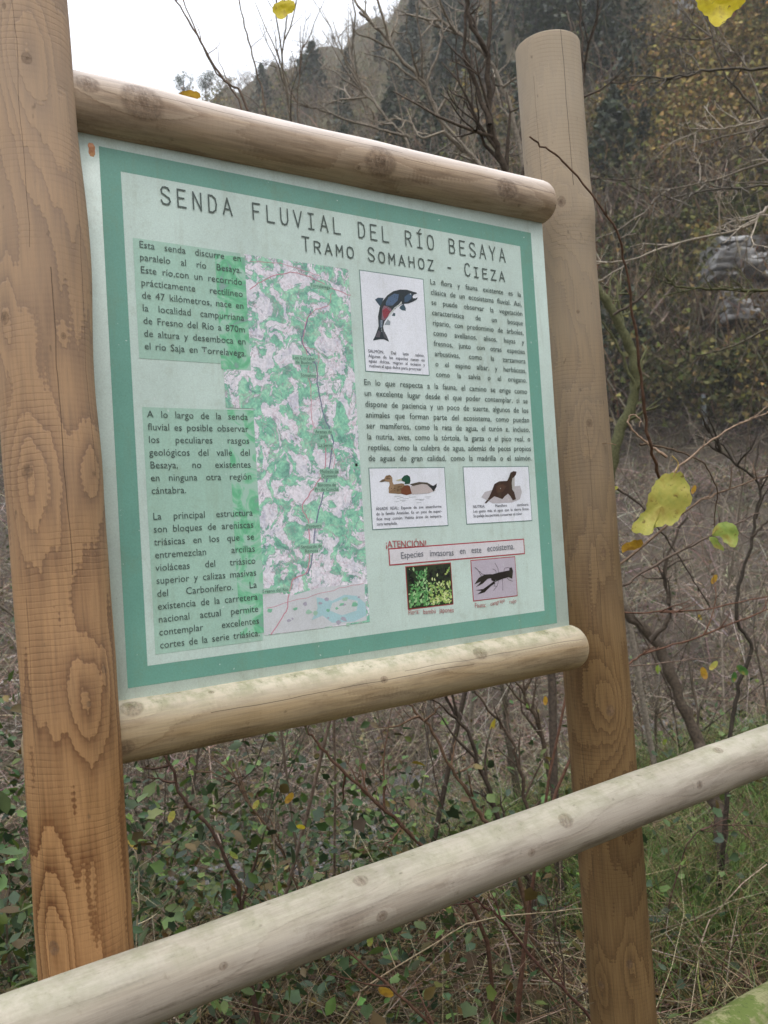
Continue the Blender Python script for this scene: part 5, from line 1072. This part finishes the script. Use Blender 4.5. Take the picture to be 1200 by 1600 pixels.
# ================================================================== FENCE
FO = .145; FR = .0465
fa, fb = onp(-150, 1641, FO), onp(1200, 1172, FO); fd = (fb-fa)/np.linalg.norm(fb-fa); fd = SU*np.linalg.norm(fb-fa)
print([onp(x, y, FO)[2] for x, y in ((0, 1608), (150, 1551), (400, 1471), (600, 1394), (880, 1290), (1200, 1170))])
def fp(u_, z): 
    p = S0+SU*u_+SN*FO; p[2] = z; return p
uA = uv(-150, 1600, FO)[0]-1.3; uB = uv(1200, 1170, FO)[0]+1.6
zA = onp(500, 1438, FO)[2]; zB = onp(1150, 1189, FO)[2]; ua_, ub_ = uv(500, 1438, FO)[0], uv(1150, 1189, FO)[0]; slp = (zB-zA)/(ub_-ua_)
fence = empty('wooden_fence', tuple(fp(uA, 0))); tag(fence, 'grey weathered round rail fence running in front of the information board', 'fence')
FP = Pole(fp(uA, zA+slp*(uA-ua_)), fp(uB, zA+slp*(uB-ua_)), FR)
lz = onp(1200, 1592, FO)[2]; LPp = Pole(fp(uA, lz), fp(uB, lz), .055)
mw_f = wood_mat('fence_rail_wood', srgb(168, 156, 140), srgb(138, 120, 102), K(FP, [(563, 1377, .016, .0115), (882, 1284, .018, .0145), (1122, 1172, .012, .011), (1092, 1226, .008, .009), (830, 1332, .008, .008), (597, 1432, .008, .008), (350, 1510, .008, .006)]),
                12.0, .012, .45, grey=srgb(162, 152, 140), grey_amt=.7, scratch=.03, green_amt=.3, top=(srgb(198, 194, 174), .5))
mw_m = wood_mat('mossy_rail_wood', srgb(140, 138, 98), srgb(96, 90, 62), [], 15.0, .012, .5, green_amt=1.3, green_base=.55, scratch=0)
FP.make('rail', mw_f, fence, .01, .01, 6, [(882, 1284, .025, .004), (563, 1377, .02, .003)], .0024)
LPp.make('rail', mw_m, fence, .01, .01, 8, (), .004)['label'] = 'lower rail covered in green moss'
mw_p = wood_mat('fence_post_wood', srgb(190, 170, 140), srgb(140, 110, 80), [], 17.0, .010, .6, green_amt=.3)
for u_ in (uA+.15, uB-.15):
    b = fp(u_, -.2)-SN*.11; q = Pole(b, b+UPV*1.35, .06); q.make('post', mw_p, fence, 0, .02, 21)

# ================================================================== HAZE
zt = float(max(height(260*np.sin(np.linspace(-PI, PI, 200)), 260*np.cos(np.linspace(-PI, PI, 200))).max(), height(150*np.sin(np.linspace(-PI, PI, 400)), 150*np.cos(np.linspace(-PI, PI, 400))).max()))+12
HX = 262.0
V = [(x, y, z) for z in (-4.0, zt) for x, y in ((-HX, -HX), (HX, -HX), (HX, HX), (-HX, HX))]
hm = bpy.data.materials.new('haze_air'); hm.use_nodes = True; ht = hm.node_tree; ht.nodes.clear()
ho = ht.nodes.new('ShaderNodeOutputMaterial'); hv = ht.nodes.new('ShaderNodeVolumePrincipled'); hv.inputs['Color'].default_value = (.88, .89, .89, 1); hv.inputs['Density'].default_value = .0011
ht.links.new(hv.outputs[0], ho.inputs['Volume'])
hz_ = link('haze', mesh('haze', V, [(0, 3, 2, 1), (4, 5, 6, 7), (0, 1, 5, 4), (1, 2, 6, 5), (2, 3, 7, 6), (3, 0, 4, 7)]), hm); tag(hz_, 'thin damp haze filling the valley', 'haze', kind='stuff')
